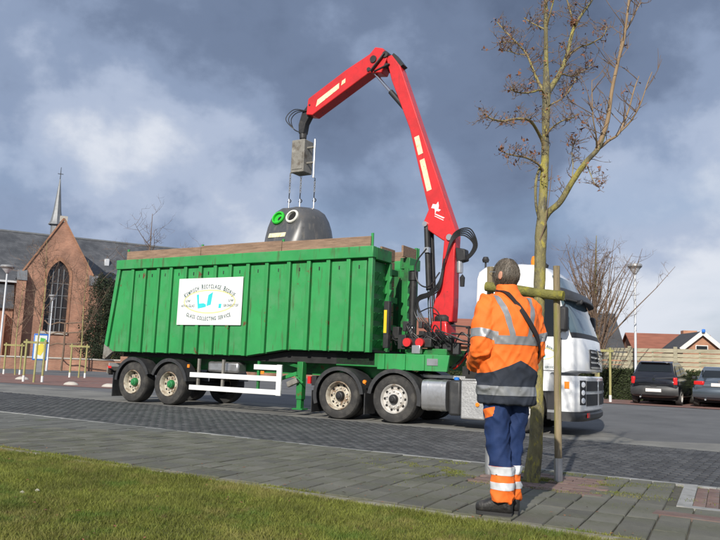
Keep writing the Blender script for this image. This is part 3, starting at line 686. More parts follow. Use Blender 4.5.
# white maker's mark: a leaping shape over a slanted line of lettering
mk = MB()
base = cpt(8.27, 4.74); di = Vector((.42, 0, -1)).normalized(); pe = Vector((1, 0, .42)).normalized()
def mkp(pts): mk.add([base + di*a + pe*b2 + Vector((0, -.1415, 0)) for a, b2 in pts], [tuple(range(len(pts)))])
mkp([(-.1, -.12), (-.17, -.05), (-.12, .02), (-.16, .09), (-.06, .07), (0, .03), (.05, .08), (.06, .02), (.02, -.03), (.08, -.09), (0, -.06), (-.05, -.05)])
mkp([(.07, -.1), (.07, -.07), (.26, .1), (.26, .06)]); mkp([(.11, -.12), (.11, -.1), (.3, .06), (.3, .04)])
mk.build('maker_mark', 'signw', bo, smooth=False)
def cyl(name, a, b, rb, rr, frac=.55, y=0, par=cr):
    a, b = cpt(*a, y), cpt(*b, y); m_ = a.lerp(b, frac)
    o = MB().tube([a, a.lerp(b, .02), m_, m_ + (m_-a).normalized()*.001], [rb, rb, rb, rb], 16).build(name, 'blackm', par)
    MB().tube([m_, b], rr, 12).build('piston_rod', 'chrome', o); return o
for y in (-.1, .12): cyl('lift_cylinder', (8.0, 4.4), (8.18, 1.7), .065, .04, .55, y)
cyl('tilt_cylinder', (7.36, 7.24), (6.47, 8.28), .065, .035, .5, -.05)
for y in (-.19, .19):
    MB().beam(cpt(6.80, 8.70, y), cpt(6.42, 8.3, y), .04, .13, (1, 0, 1)).build('link_bar', 'plastic', cr, bevel=.015)
    MB().beam(cpt(6.5, 8.3, y*.8), cpt(6.92, 8.42, y*.8), .04, .09, (1, 0, 1)).build('link_bar', 'blackm', cr, bevel=.015)
MB().box(-1.62, -1.5, -.16, .16, 6.93, 7.0).build('boom_stop', 'blackm', cr)
MB().prism(cv([(6.95, 8.66), (7.0, 8.70), (7.27, 8.36), (7.2, 8.33)]), -.12, .12).build('boom_cap', 'blackm', cr)
tipp = cv([(4.66, 7.80), (4.52, 7.80), (4.34, 7.62), (4.24, 7.3), (4.26, 7.05), (4.42, 7.05), (4.46, 7.3), (4.58, 7.5), (4.74, 7.5)])
tip = MB().prism(tipp, -.1, .1).build('boom_tip', 'blackm', cr, bevel=.02)
MB().lathe([(.0, 6.93-1.46), (.09, 6.93-1.46), (.1, 7.05-1.46), (.07, 7.12-1.46), (0, 7.12-1.46)], 16, Matrix.Translation((4.34-8.35, 0, 0))).build('rotator', 'blackm', cr)
def hose(pts, r=.016, m='hose', par=None): return MB().tube(crom(pts, 6), r, 7).build('hose', m, par or cr)
h = random.Random(5)
for k in range(3):
    o_ = .05*k; hose([cpt(4.5, 7.62, -.12), cpt(4.2-o_, 7.6+o_, -.14), cpt(4.02-o_, 7.45, -.12-o_), cpt(4.1, 7.2, -.1), cpt(4.3, 7.08, -.1)], .012)
for k in range(5):                                      # loops beside the boom foot
    o_ = .035*k
    hose([cpt(8.45, 3.2+o_, -.2), cpt(8.55, 3.6, -.24), cpt(8.72, 4.0+o_, -.22), cpt(8.95+o_, 4.1+o_, -.2), cpt(9.17+o_*.6, 3.9, -.16), cpt(9.05+o_*.6, 3.66, -.14), cpt(8.85, 3.62-o_, -.12)], .016)
for k in range(4):
    o_ = .06*k
    hose([cpt(8.5, 3.6-o_, -.2), cpt(8.42, 3.1-o_, -.25), cpt(8.2, 2.85-o_*.5, -.3), cpt(7.95, 2.75-o_*.6, -.32), cpt(7.84+o_, 2.45-o_*.5, -.3), cpt(8.0+o_, 2.15, -.28), cpt(8.2, 1.95, -.2)], .017)
hose([cpt(8.06, 3.85, -.2), cpt(7.82, 3.5, -.24), cpt(7.88, 3.1, -.24), cpt(8.15, 2.98, -.24), cpt(8.4, 3.3, -.2)], .017)
hose([cpt(7.95, 2.4, -.3), cpt(8.3, 2.5, -.34), cpt(8.48, 2.3, -.3), cpt(8.5, 1.9, -.3)], .014)
MB().box(-.36, -.24, -.2, -.1, 2.3, 2.42).build('hose_clamp', 'alu', cr)
MB().lathe([(0, 0), (.075, 0), (.08, .05), (.08, .28), (.04, .32), (0, .32)], 16, Matrix.Translation(cpt(8.83, 3.28, -.1))).build('filter_can', 'alu', cr)
MB().prism(cv([(8.74, 3.85), (8.98, 3.8), (9.0, 3.55), (8.78, 3.5)]), -.18, .05).build('valve_block', 'blackm', cr, bevel=.03)
MB().lathe([(0, 0), (.05, 0), (.06, .2), (0, .28)], 10, Matrix.Translation(cpt(8.9, 2.98, -.1))).build('hose_joint', 'blackm', cr)
# valve chest at the foot
for k, (x, z, s_, m_) in enumerate([(7.72, 1.75, .2, 'blackm'), (7.55, 1.95, .16, 'blackm'), (8.0, 1.62, .13, 'plastic'), (7.9, 2.0, .1, 'alu'), (8.12, 2.12, .09, 'plastic'), (8.75, 1.75, .2, 'blackm'), (8.95, 1.62, .14, 'plastic'), (8.3, 1.85, .16, 'blackm'), (8.5, 1.68, .2, 'blackm'), (8.1, 1.9, .12, 'blackm'), (7.7, 2.1, .14, 'plastic')]):
    q = MB().box(x-8.35-s_/2, x-8.35+s_/2, -.62+.02*k, -.62+s_+.02*k, z-1.46-s_*.9, z-1.46+s_*.7).build('valve_block', m_, cr, bevel=.012)
for x in (7.92, 8.22): MB().lathe([(0, -.06), (.085, -.06), (.095, -.02), (.095, .05), (0, .05)], 20, Matrix.Translation(cpt(x, 1.72, -.72)) @ AXY).build('end_cap', 'red', cr)
MB().box(-.62, .1, -.66, -.5, .16, .36).build('stabiliser_beam', 'blackm', cr, bevel=.02); MB().box(-.3, -.1, -.78, -.66, .02, .2).build('control_box', 'alu', cr, bevel=.01)
for k in range(16):
    a = h.uniform(-.9, .6); hose([Vector((a, -.55, .2)), Vector((a+h.uniform(-.3, .3), -.66, .5+h.uniform(-.1, .2))), Vector((a+h.uniform(-.2, .4), -.6, .3)), Vector((h.uniform(-.2, .3), -.4, .5))], .014)
MB().box(-.97, -.84, -.86, -.74, .12, 1.15).build('tool_mast', 'blackm', cr, bevel=.01); MB().box(-.955, -.885, -.868, -.86, .45, .95).build('warning_label', 'yellow', cr)
for z in (.25, .45, .62): MB().tube([(.45, -.4, z+.03), (.85, -.4, z), (.85, .4, z), (.45, .4, z+.03)], .02, 6).build('guard_bar', 'blackm', cr)
for y in (-.5, .5): MB().tube([(.85, y*.8, -.3), (.85, y*.8, .64)], .022, 6).build('guard_bar', 'blackm', cr)

# lifting block with chains, hanging from the crane tip
HX = 4.34
lb = thing('lifting_block', 'weathered grey steel lifting block with hooks hanging from the red boom tip', 'lifting block', W(HX, CY, 5.0), RZ)
MB().box(-.2, .2, -.2, .2, 1.0, 1.86).build('block_body', 'grey', lb, bevel=.02)
MB().tube([(0, 0, 1.86), (0, 0, 1.95)], .07, 12).build('swivel', 'blackm', lb)
MB().box(-.16, .16, -.215, -.2, 1.08, 1.5).build('side_plate', 'grey', lb)
for z in (1.25, 1.65): MB().tube([(.2, -.05, z), (.42, -.05, z)], .03, 8).build('side_arm', 'grey', lb)
MB().tube([(.42, -.05, .85), (.42, -.05, 1.85)], .028, 8).build('ejector_rod', 'alu', lb)
def chain(x, y, z0, z1, m='grey'):
    b = MB(); n = max(2, int((z1-z0)/.06)); 
    for k in range(n):
        z = z0 + (k+.5)*(z1-z0)/n; a = pi/2*(k % 2); r_ = .022; hl = (z1-z0)/n*.62
        pts = [(x + (r_*cos(t))*cos(a), y + (r_*cos(t))*sin(a), z + hl*sin(t)) for t in np.linspace(0, 2*pi, 9)]
        b.tube(pts, .007, 5, False)
    return b.build('chain', m, lb)
for x, y in ((-.27, -.1), (0, .0), (.4, .05)):
    chain(x if abs(x) > .1 else 0, y, .5, 1.02 if x < .3 else .86); MB().tube(crom([(x, y, .5), (x, y, .36), (x+.06, y, .3), (x+.03, y, .25), (x-.04, y, .28)], 5), .013, 6).build('hook', 'blackm', lb)
MB().beam((-.27, -.1, 1.03), (.2, -.05, 1.05), .03, .03).build('spreader', 'grey', lb)

# bottle bank
bk = thing('bottle_bank', 'dark grey domed bottle bank with green and white ports lifted over the trailer', 'container', W(4.38, CY, 3.2), RZ)
prof = [(0, 1.86), (.3, 1.86), (.5, 1.83), (.63, 1.74), (.735, 1.56), (.81, 1.34), (.86, 1.08), (.89, .8), (.9, .4), (.88, 0), (0, 0)]
b = MB().lathe(prof[::-1], 48)
camd = Vector((15.312-4.38, -13.879-CY, 0)).normalized()
pd = Matrix.Rotation(R(-38), 3, 'Z') @ camd                      # the flattened port face
nrm = (pd*.93 + Vector((0, 0, .37))).normalized(); dist = nrm.dot(Vector((0, 0, 1.5))) + .55
b.v = [tuple(Vector(v) - nrm*max(0, nrm.dot(Vector(v)) - dist)) for v in b.v]
b.build('shell', 'dome', bk, sharp=28)
side = Vector((0, 0, 1)).cross(nrm).normalized(); upv = nrm.cross(side)
org = nrm*dist + upv*0
zt = (1.50 - org.z)/upv.z
def onface(a, zz): return org + side*a + upv*((zz-org.z)/upv.z)
rotf = Matrix((side, upv, nrm)).transposed().to_4x4()
for a, m_ in ((-.22, 'portg'), (.22, 'portw')):
    T = Matrix.Translation(onface(a, 1.54)) @ rotf
    ring = MB().lathe([(.13, -.02), (.178, -.02), (.183, .05), (.165, .075), (.135, .07)], 28, T, closed=True).build('port_ring', m_, bk)
    MB().lathe([(0, .004), (.135, .004)], 24, T).build('port_mouth', 'portg' if m_ == 'portg' else 'hole', ring)
    MB().lathe([(0, .012), (.07, .012)], 20, T @ Matrix.Translation((.05, -.02, 0))).build('port_flap', 'hole', ring)
T = Matrix.Translation(onface(-.1, 1.08)) @ rotf
MB().box(-.26, .26, -.06, .06, .002, .012).build('label_strip', 'cream', bk).matrix_local = T
for x, y in ((-.31, -.1), (-.04, 0), (.36, .05)): MB().tube([(x, y, 1.78), (x, y, 2.14)], .018, 8).build('lifting_rod', 'alu', bk)

# ================================================================== TRACTOR UNIT
YAW = R(3.6)
tk = thing('truck_tractor', 'white truck tractor unit coupled in front of the green trailer', 'truck', W(7.1, 1.25), RZ + YAW)
def tcopy(src, x=0, y=0):
    c = copy_tree(src, tk); c.location.x += x; c.location.y += y; return c
for y in (-.45, .35): MB().box(-1.3, 3.9, y, y+.1, .72, .98).build('chassis_rail', 'blackm', tk)
MB().lathe([(0, .98), (.48, .98), (.5, 1.02), (.46, 1.1), (0, 1.1)], 28).build('fifth_wheel', 'blackm', tk)
for x in (-.68, .66, 3.3): MB().tube([(x, -1.1, .5), (x, 1.1, .5)], .08, 12).build('axle', 'under', tk)
w3 = wheel(tk, -.68, -1.09, .51, .31, 'rimw', 'blackm', .105); w4 = wheel(tk, .66, -1.09, .51, .31, 'rims', 'blackm', .1, tracto=True)
wf = tcopy(w4, 3.3-.66)
for x in (-.68, .66, 3.3): wheel(tk, x, 1.09, .51, .31, 'rims', 'blackm', .1, side=1, tracto=True)
for x in (-.68, .66): 
    for y in (-.74, .74): MB().lathe([(.3, -.15), (.49, -.15), (.51, -.1), (.51, .1), (.49, .15), (.3, .15)], 32, Matrix.Translation((x, y, .51)) @ AXY, closed=True).build('inner_tyre', 'tyre', tk)
for x, a0, a1 in ((-.68, 5, 200), (.66, -12, 172)):
    mudguard(tk, x, -1.26, -.62, .60, .52, a0, a1); mudguard(tk, x, .62, 1.26, .60, .52, a0, a1)
MB().box(-1.36, -1.34, -1.24, -.62, .12, .6).build('mud_flap', 'plastic', tk); MB().box(-.05, -.03, -1.22, -.7, .15, .6).build('mud_flap', 'plastic', tk); MB().box(-.02, 0, -1.27, -1.24, .78, .87).build('side_marker', 'amber', tk)
MB().lathe([(0, 0), (.04, 0), (.04, .05), (0, .05)], 14, Matrix.Translation((-.02, -1.25, .84)) @ AXY).build('side_marker', 'amber', tk)
MB().box(-1.5, -1.42, -1.2, -.8, .74, .9).build('tail_lamp', 'redl', tk); MB().box(-1.42, -1.3, -1.15, 1.15, .7, .92).build('rear_beam', 'blackm', tk)
# tank, battery box, step box
tank = MB(); rr = []
n = 24
for k in range(n):
    a = 2*pi*k/n; ca, sa = cos(a), sin(a); e = .45
    rr.append((-.93 + .31*math.copysign(abs(ca)**e, ca), .635 + .32*math.copysign(abs(sa)**e, sa)))
tank.loft([[(x, y, z) for y, z in rr] for x in (1.27, 1.81)]); tank = tank.build('fuel_tank', 'alu', tk, bevel=.01)
for x in (1.36, 1.66): MB().loft([[(xx, -.93+(y+.93)*1.025, .635+(z-.635)*1.025) for y, z in rr] for xx in (x, x+.06)]).build('tank_strap', 'alu', tank)
MB().lathe([(0, 0), (.055, 0), (.055, .05), (0, .06)], 14, Matrix.Translation((1.98, -1.05, .965))).build('filler_cap', 'bluecap', tk)
MB().box(1.86, 2.12, -1.2, -.66, .25, .96).build('additive_tank', 'plastic', tk, bevel=.05)
sb = MB().box(2.14, 2.64, -1.25, -.6, .20, .97).build('step_box', 'tread', tk, bevel=.03)
for i in range(6):
    for j in range(9):
        if (i + j) % 2 == 0: pass
MB().box(2.14, 2.66, -1.26, -.6, .972, 1.0).build('step_tread', 'tread', sb)
MB().lathe([(0, 0), (.04, 0), (.04, .03), (0, .03)], 12, Matrix.Translation((2.5, -1.25, .5)) @ AXY).build('side_marker', 'amber', sb)
dots = MB()
for i in range(9):
    for j in range(6): dots.box(2.2+j*.075+(.035 if i % 2 else 0), 2.215+j*.075+(.035 if i % 2 else 0), -1.254, -1.249, .34+i*.06, .352+i*.06)
dots.build('step_stud', 'alu', sb, kind='stuff')
MB().box(1.9, 2.37, -.5, .5, .98, 1.25).build('gear_cover', 'under', tk); MB().box(.6, 2.0, -.6, .6, .98, 1.04).build('walkway', 'tread', tk)
MB().tube(crom([(2.5, -.3, 1.2), (2.2, -.35, 1.8), (1.7, -.3, 1.3), (1.3, -.1, 1.15)], 8), .02, 7).build('air_line', 'hose', tk); MB().tube(crom([(2.5, .1, 1.2), (2.2, 0, 1.9), (1.7, -.1, 1.3), (1.4, .1, 1.15)], 8), .02, 7).build('air_line', 'redl', tk)
# cab shell: side profile swept across the width with a bowed front
prof = [(2.72, .82), (2.70, 1.03), (2.44, 1.10), (2.39, 1.3), (2.38, 2.0), (2.39, 3.05), (2.43, 3.22), (2.56, 3.33), (3.0, 3.37), (3.3, 3.37), (3.6, 3.34), (3.82, 3.26), (3.96, 3.12), (4.06, 2.95), (4.16, 2.78),
        (4.22, 2.64), (4.34, 2.30), (4.46, 1.94), (4.53, 1.84), (4.57, 1.6), (4.58, 1.24), (4.40, 1.2), (4.12, 1.2), (4.06, 1.16), (4.02, .82)]
sts = [-1.25, -1.24, -1.21, -1.15, -1.05, -.9, -.6, -.3, 0, .3, .6, .9, 1.05, 1.15, 1.21, 1.24, 1.25]
def cabpt(x, z, y, off=0):
    k = abs(y)/1.25; fx = max(0, (x-3.4)/1.2); 
    xx = x - fx*(.10*k**2 + .16*max(0, (k-.72)/.28)**2.4)
    top = max(0, (z-3.0)/.37); zz = z - top*(.05*k**2 + .11*max(0, (k-.8)/.2)**2.2)
    rear = max(0, (2.64-x)/.25); xx += rear*.05*max(0, (k-.85)/.15)**2
    yy = y*(1 - .035*max(0, (z-1.9)/1.4)); return Vector((xx, yy, zz))
shell = MB(); P = len(prof)
rows = [[cabpt(x, z, y) for x, z in prof] for y in sts]
fs = [(i*P+k, i*P+(k+1)%P, (i+1)*P+(k+1)%P, (i+1)*P+k) for i in range(len(sts)-1) for k in range(P)]
fs += [tuple(range(P-1, -1, -1)), tuple((len(sts)-1)*P+k for k in range(P))]
cab = shell.add([v for r_ in rows for v in r_], fs).build('cab_shell', 'white', tk, sharp=32)
def frontpatch(name, zx, ys, m, off, par):
    b = MB(); rws = []
    for y in ys: rws.append([cabpt(x, z, y) + Vector((off, math.copysign(off*.6, y) if abs(y) > 1 else 0, off*.25)) for x, z in zx])
    n_ = len(zx); b.add([v for r_ in rws for v in r_], [(i*n_+k, i*n_+k+1, (i+1)*n_+k+1, (i+1)*n_+k) for i in range(len(ys)-1) for k in range(n_-1)])
    o = b.build(name, m, par); sdf = o.modifiers.new('s', 'SOLIDIFY'); sdf.thickness = .01; sdf.offset = 0; return o
ysw = [-1.2, -1.15, -1.05, -.9, -.6, -.3, 0, .3, .6, .9, 1.05, 1.15, 1.2]
ws = frontpatch('windscreen', [(4.20, 2.70), (4.22, 2.64), (4.34, 2.30), (4.46, 1.96)], ysw, 'skyglass', .012, cab)
frontpatch('windscreen_seal', [(4.45, 1.98), (4.50, 1.86)], ysw, 'trim', .012, cab)
frontpatch('roof_panel', [(3.99, 3.09), (4.06, 2.95), (4.15, 2.80)], [-1.14, -1.05, -.9, -.6, -.3, 0, .3, .6, .9, 1.05, 1.14], 'skyglass', .010, cab)
# sun visor: dark curved shield standing off the windscreen head
vb = MB(); rws = []
for y in [-1.27, -1.2, -1.05, -.8, -.4, 0, .4, .8, 1.05, 1.2, 1.27]:
    a = cabpt(4.14, 2.82, y*.98); kk = (abs(y)/1.27)**3
    rws.append([a + Vector((.02, 0, .02)), a + Vector((.2-.05*kk, 0, -.05)), a + Vector((.30-.08*kk, 0, -.2-.03*kk)), a + Vector((.29-.08*kk, 0, -.22-.03*kk)), a + Vector((.17-.05*kk, 0, -.09)), a + Vector((.02, 0, -.03))])
vb.loft(rws); vb.build('sun_visor', 'plastic', cab, sharp=40)
MB().tube([cabpt(4.3, 2.62, -1.2), cabpt(4.3, 2.62, -1.2) + Vector((.3, -.1, -.08))], .02, 8).build('mirror_arm', 'trim', cab)
mb_ = MB().box(-.03, .03, -.12, .12, -.05, .05).build('front_mirror', 'trim', cab, bevel=.02); mb_.location = cabpt(4.3, 2.62, -1.2) + Vector((.34, -.12, -.1)); mb_.rotation_euler = (0, .4, .5)
for y in (-1, 1):                                   # side mirrors and windows
    gw = MB().prism([(3.30, 1.88), (4.06, 1.88), (4.22, 2.05), (4.0, 2.66), (3.92, 2.70), (3.30, 2.70)], 0, .02).build('side_window', 'glass', cab); 
    gw.location.y = -1.252 if y < 0 else 1.232; gw.rotation_euler.x = 0
    MB().box(2.95, 3.2, -1.275*1, -1.262, 1.0, 1.02) 
    mo = MB().box(-.08, .08, -.1, .1, -.24, .24).build('door_mirror', 'trim', cab, bevel=.05); mo.location = (4.22, y*1.44, 2.2)
    MB().tube([(4.2, y*1.24, 2.5), (4.2, y*1.42, 2.42)], .018, 8).build('mirror_bracket', 'trim', cab); MB().tube([(4.2, y*1.24, 1.98), (4.2, y*1.42, 2.0)], .018, 8).build('mirror_bracket', 'trim', cab)
for x in (3.2, 4.13): MB().box(x, x+.012, -1.256, -1.249, .9, 2.72 if x < 4 else 1.85).build('door_seam', 'trim', cab)
MB().box(2.72, 4.13, -1.256, -1.249, 1.22, 1.232).build('door_seam', 'trim', cab); MB().box(2.72, 4.02, -1.257, -1.249, .82, .84).build('sill_seam', 'trim', cab)
MB().box(3.3, 3.46, -1.28, -1.255, 1.5, 1.56).build('door_handle', 'trim', cab, bevel=.008)
logo(cab, 3.66, 1.56, -1.2535, .92, False)
ll_ = MB(); letters(ll_, 'GLASS COLLECTING SERVICE', .055, flat(3.66, 1.27), .14, .8); o = ll_.build('lettering', 'ink', cab, smooth=False, kind='stuff'); o.location.y = -1.2545
# grille and badge
gr = frontpatch('grille', [(4.565, 1.66), (4.58, 1.28)], [-.62, -.3, 0, .3, .62], 'trim', .012, cab)
for k in range(4): frontpatch('grille_bar', [(4.568, 1.62-k*.1), (4.57, 1.585-k*.1)], [-.6, -.3, 0, .3, .6], 'alu', .03, gr)
bd = MB().beam((4.625, -.3, 1.66), (4.635, .3, 1.28), .03, .04).build('badge_bar', 'chrome', gr); MB().lathe([(.07, 0), (.1, 0), (.1, .02), (.07, .02)], 24, Matrix.Translation((4.62, 0, 1.47)) @ Matrix.Rotation(pi/2, 4, 'Y'), closed=True).build('badge_ring', 'chrome', gr)
# bumper with lamps
def bpt(x, y, z): 
    k = abs(y)/1.25; return Vector((x - max(0, (x-4.0)/.6)*(.10*k**2 + .16*max(0, (k-.72)/.28)**2.4), y, z))
ysb = [-1.255, -1.24, -1.2, -1.12, -1.0, -.8, -.4, 0, .4, .8, 1.0, 1.12, 1.2, 1.24, 1.255]
def bump(z0, z1, m, nm, x0=4.13, x1=4.60, rnd_=.03):
    b = MB(); b.loft([[bpt(x0, y, z0), bpt(x1-rnd_, y, z0), bpt(x1, y, z0+rnd_), bpt(x1, y, z1-rnd_), bpt(x1-rnd_, y, z1), bpt(x0, y, z1)] for y in ysb]); return b.build(nm, m, tk, sharp=32)
bp = bump(.47, 1.14, 'white', 'bumper'); lo = bump(.29, .465, 'plastic', 'lower_bumper', 3.95, 4.60, .05)
for y in (-1, 1):
    for z, rr_ in ((.98, .062), (.83, .058), (.68, .062)):
        c = bpt(4.6, y*1.06, z); MB().lathe([(0, .012), (rr_*.8, .01), (rr_, -.005)], 18, Matrix.Translation(c + Vector((.0, y*.0, 0))) @ Matrix.Rotation(pi/2, 4, 'Y') @ Matrix.Rotation(R(38)*-y, 4, 'X')).build('headlight', 'clear', bp)
    bk_ = MB(); bk_.loft([[bpt(4.606, y*yy, .60), bpt(4.606, y*yy, 1.06), bpt(4.59, y*yy, 1.06), bpt(4.59, y*yy, .60)] for yy in (.97, 1.03, 1.09, 1.13)]); bk_.build('headlight_housing', 'trim', bp)
    MB().box(4.2, 4.29, y*1.262-.004, y*1.262+.004, .9, 1.03).build('indicator', 'amber', bp)
    g_ = MB(); g_.loft([[bpt(4.61, y*yy, .86), bpt(4.61, y*yy, 1.05), bpt(4.598, y*yy, 1.05), bpt(4.598, y*yy, .86)] for yy in (.1, .4, .7, .93)]); g_.build('air_intake', 'trim', bp)
    g_ = MB(); g_.loft([[bpt(4.61, y*yy, .58), bpt(4.61, y*yy, .80), bpt(4.598, y*yy, .80), bpt(4.598, y*yy, .58)] for yy in (.1, .4, .7, .93)]); g_.build('air_intake', 'trim', bp)
MB().box(4.56, 4.575, -.95, -.75, .36, .45).build('warning_plate', 'redl', lo)
# wheel arch, steps, roof fittings
MB().lathe([(.56, -.02), (.64, -.02), (.64, .5), (.56, .5)], 24, Matrix.Translation((3.3, -1.22, .52)) @ Matrix.Rotation(-pi/2, 4, 'X'), (R(180), R(360)), True).build('wheel_arch', 'trim', tk)
MB().box(3.86, 4.14, -1.25, -.7, .3, .84).build('step_well', 'trim', tk, bevel=.02); MB().box(3.88, 4.12, -1.262, -1.1, .44, .49).build('cab_step', 'alu', tk)
MB().box(2.7, 3.95, -1.1, 1.1, .75, .9).build('cab_floor', 'under', tk)
MB().tube([(2.52, -.95, 3.1), (2.52, -.95, 3.42)], .02, 8).build('lamp_stem', 'trim', cab); MB().lathe([(0, 0), (.06, .01), (.075, .06), (.05, .12), (0, .13)], 14, Matrix.Translation((2.52, -.95, 3.39))).build('work_lamp', 'trim', cab)
MB().lathe([(0, 0), (.075, 0), (.085, .1), (.06, .2), (0, .22)], 16, Matrix.Translation((3.52, -.85, 3.3))).build('beacon', 'amber', cab)
MB().lathe([(0, 0), (.05, .01), (.06, .06), (0, .11)], 12, Matrix.Translation((3.75, -.9, 3.25))).build('roof_lamp', 'trim', cab)
MB().box(2.04, 2.35, .3, .9, 1.0, 2.6).build('air_filter', 'plastic', tk, bevel=.08)

# ================================================================== RIGHT BACKGROUND
def chk(x, y): return Vector((x, y, gz(x, y)))
def leafcards(n, samp, size, seed):
    r = np.random.RandomState(seed); P_ = samp(r, n); V = np.zeros((n, 3, 3))
    for k in range(3): V[:, k] = P_ + r.normal(0, size, (n, 3))
    return npmesh('leaves', V.reshape(-1, 3), np.arange(n*3).reshape(-1, 3))
HLN = 15.
hd = thing('hedge', 'long clipped dark green hedge in front of the wooden fence', 'hedge', W(-5, 18.0, 0), RZ)
MB().box(0, 29.5, .12, .68, 0, 1.34).build('hedge_core', 'hedgecore', hd)
def hs(r, n):
    u = r.uniform(0, 29.5, n); f = r.rand(n); y = np.where(f < .6, r.normal(.08, .05, n), r.uniform(.05, .7, n)); z = np.where(f < .6, r.uniform(0, 1.44, n), r.normal(1.39, .05, n)); return np.stack([u, y, z], 1)
obj('hedge_leaves', leafcards(80000, hs, .028, 5), 'hedge', hd, kind='stuff')
fn = thing('board_fence', 'weathered pale board fence standing behind the clipped hedge', 'fence', W(3.5, 19.0, .12), RZ)
plank = MB().box(.07, 1.73, -.012, .012, 0, .155).mesh('board'); plank.materials.append(M['fence']); plank2 = MB().box(.07, 1.73, -.012, .012, 0, .135).mesh('board'); plank2.materials.append(M['fence'])
postm = MB().box(-.07, .07, -.07, .07, 0, 2.32).mesh('post'); postm.materials.append(M['fence'])
for i in range(13):
    o = bpy.data.objects.new('post', postm); col.objects.link(o); o.parent = fn; o.location = (i*1.8, 0, 0)
    if i == 12: break
    MB().box(i*1.8+.88, i*1.8+.94, .012, .05, .1, 2.1).build('batten', 'fence', fn)
    for k in range(12):
        o = bpy.data.objects.new('board', plank if k % 2 else plank2); col.objects.link(o); o.parent = fn
        o.location = (i*1.8, -.02 if k % 2 else .004, .1 + k*.18 + rng.uniform(-.006, .006)); o.rotation_euler.y = rng.gauss(0, .003)

def lamp_post(px, py, Y, z0, hgt, lab, headr=.32):
    p = at(px, py, Y); p.z = z0
    t = thing('street_lamp', lab, 'street lamp', p, 0, 'street lamps')
    MB().tube([(0,0,0), (0,0,.9), (0,0,.95), (0,0,hgt)], [.075, .075, .05, .042], 12).build('post', 'lamp', t)
    MB().lathe([(.05, hgt-.02), (.09, hgt+.05), (headr*.72, hgt+.22), (headr, hgt+.30), (headr, hgt+.36), (headr*.9, hgt+.4), (0, hgt+.43)], 24).build('lamp_head', 'lamphead', t)
    MB().lathe([(.08, hgt+.03), (headr*.7, hgt+.2), (headr*.66, hgt+.205), (.07, hgt+.04)], 20, closed=True).build('lamp_shade', 'clear', t); return t
lamp_post(636, 398, 28.8, .2, 4.95, 'pale street lamp with dark flared head standing by the hedge', .28)

def house(lab, p, rz, wx, dy, eave, ridge, wall, roofm, axis='x', over=.3, name='house'):
    t = thing(name, lab, 'house', p, rz)
    MB().box(0, wx, 0, dy, 0, eave).build('wall', wall, t)
    if axis == 'x':
        for y0, y1, s in ((-over, dy/2, 0), (dy+over, dy/2, 1)):
            k = (ridge-eave)/(dy/2); MB().add([(-over, y0, eave-k*over), (wx+over, y0, eave-k*over), (wx+over, y1, ridge), (-over, y1, ridge), (-over, y0, eave-k*over+.12), (wx+over, y0, eave-k*over+.12), (wx+over, y1, ridge+.12), (-over, y1, ridge+.12)], [(0,1,2,3),(4,5,6,7),(0,1,5,4),(1,2,6,5),(2,3,7,6),(3,0,4,7)]).build('roof', roofm, t)
        for x in (0.02, wx-.02): MB().add([(x-.02, 0, eave), (x-.02, dy, eave), (x-.02, dy/2, ridge), (x+.02, 0, eave), (x+.02, dy, eave), (x+.02, dy/2, ridge)], [(0,1,2),(5,4,3),(0,3,4,1),(1,4,5,2),(2,5,3,0)]).build('gable', wall, t)
    else:
        for x0, x1 in ((-over, wx/2), (wx+over, wx/2)):
            k = (ridge-eave)/(wx/2); z0 = eave-k*over; MB().add([(x0, -over, z0), (x0, dy+over, z0), (x1, dy+over, ridge), (x1, -over, ridge), (x0, -over, z0+.12), (x0, dy+over, z0+.12), (x1, dy+over, ridge+.12), (x1, -over, ridge+.12)], [(0,1,2,3),(4,5,6,7),(0,1,5,4),(1,2,6,5),(2,3,7,6),(3,0,4,7)]).build('roof', roofm, t)
            MB().beam((x0, -over-.03, z0+.02), (x1, -over-.03, ridge+.02), .06, .3).build('bargeboard', 'render', t)
        MB().add([(0, .0, eave), (wx, .0, eave), (wx/2, .0, ridge), (0, .1, eave), (wx, .1, eave), (wx/2, .1, ridge)], [(0,1,2),(5,4,3),(0,3,4,1),(1,4,5,2),(2,5,3,0)]).build('gable', wall, t)
    return t
def win(t, x0, x1, z0, z1, y=-.01, n='window'):
    f = MB().box(x0, x1, y-.03, y+.02, z0, z1).build(n, 'render', t); MB().box(x0+.06, x1-.06, y-.036, y-.031, z0+.06, z1-.06).build('pane', 'glass', f)
hx = house('house with steep dark tiled roof seen behind the bare tree', (15.6, 59, .2), R(-6), 5.2, 7, 2.9, 6.0, 'brick2', 'dtile', 'x'); win(hx, 1, 2, 1, 2.2)
hx = house('low house with long red tiled roof behind the fence', (22.6, 60, .2), R(-8), 6.5, 7, 2.7, 4.55, 'brick2', 'rtile', 'x', .2); win(hx, 1, 2.4, 1, 2.2)
MB().box(4.3, 5.4, 2.6, 3.4, 2.7, 4.95).build('chimney', 'brick2', hx)
hx = house('small orange brick gable with white bargeboards and blue apex sheet', (24.1, 55, .2), R(-4), 2.7, 4, 3.25, 4.35, 'brick2', 'dtile', 'y', .25); win(hx, .9, 1.8, 2.9, 3.45)
MB().box(1.22, 1.48, -.5, -.36, 4.35, 4.62).build('apex_sheet', 'blue', hx, bevel=.08)
hx = house('house with orange-red tiled roof glimpsed behind the crane foot', (.2, 46, .1), R(-10), 9, 8, 2.6, 4.3, 'brick2', 'rtile', 'x', .3); win(hx, 1, 2.2, 1, 2.2); win(hx, 4, 5.2, 1, 2.2)

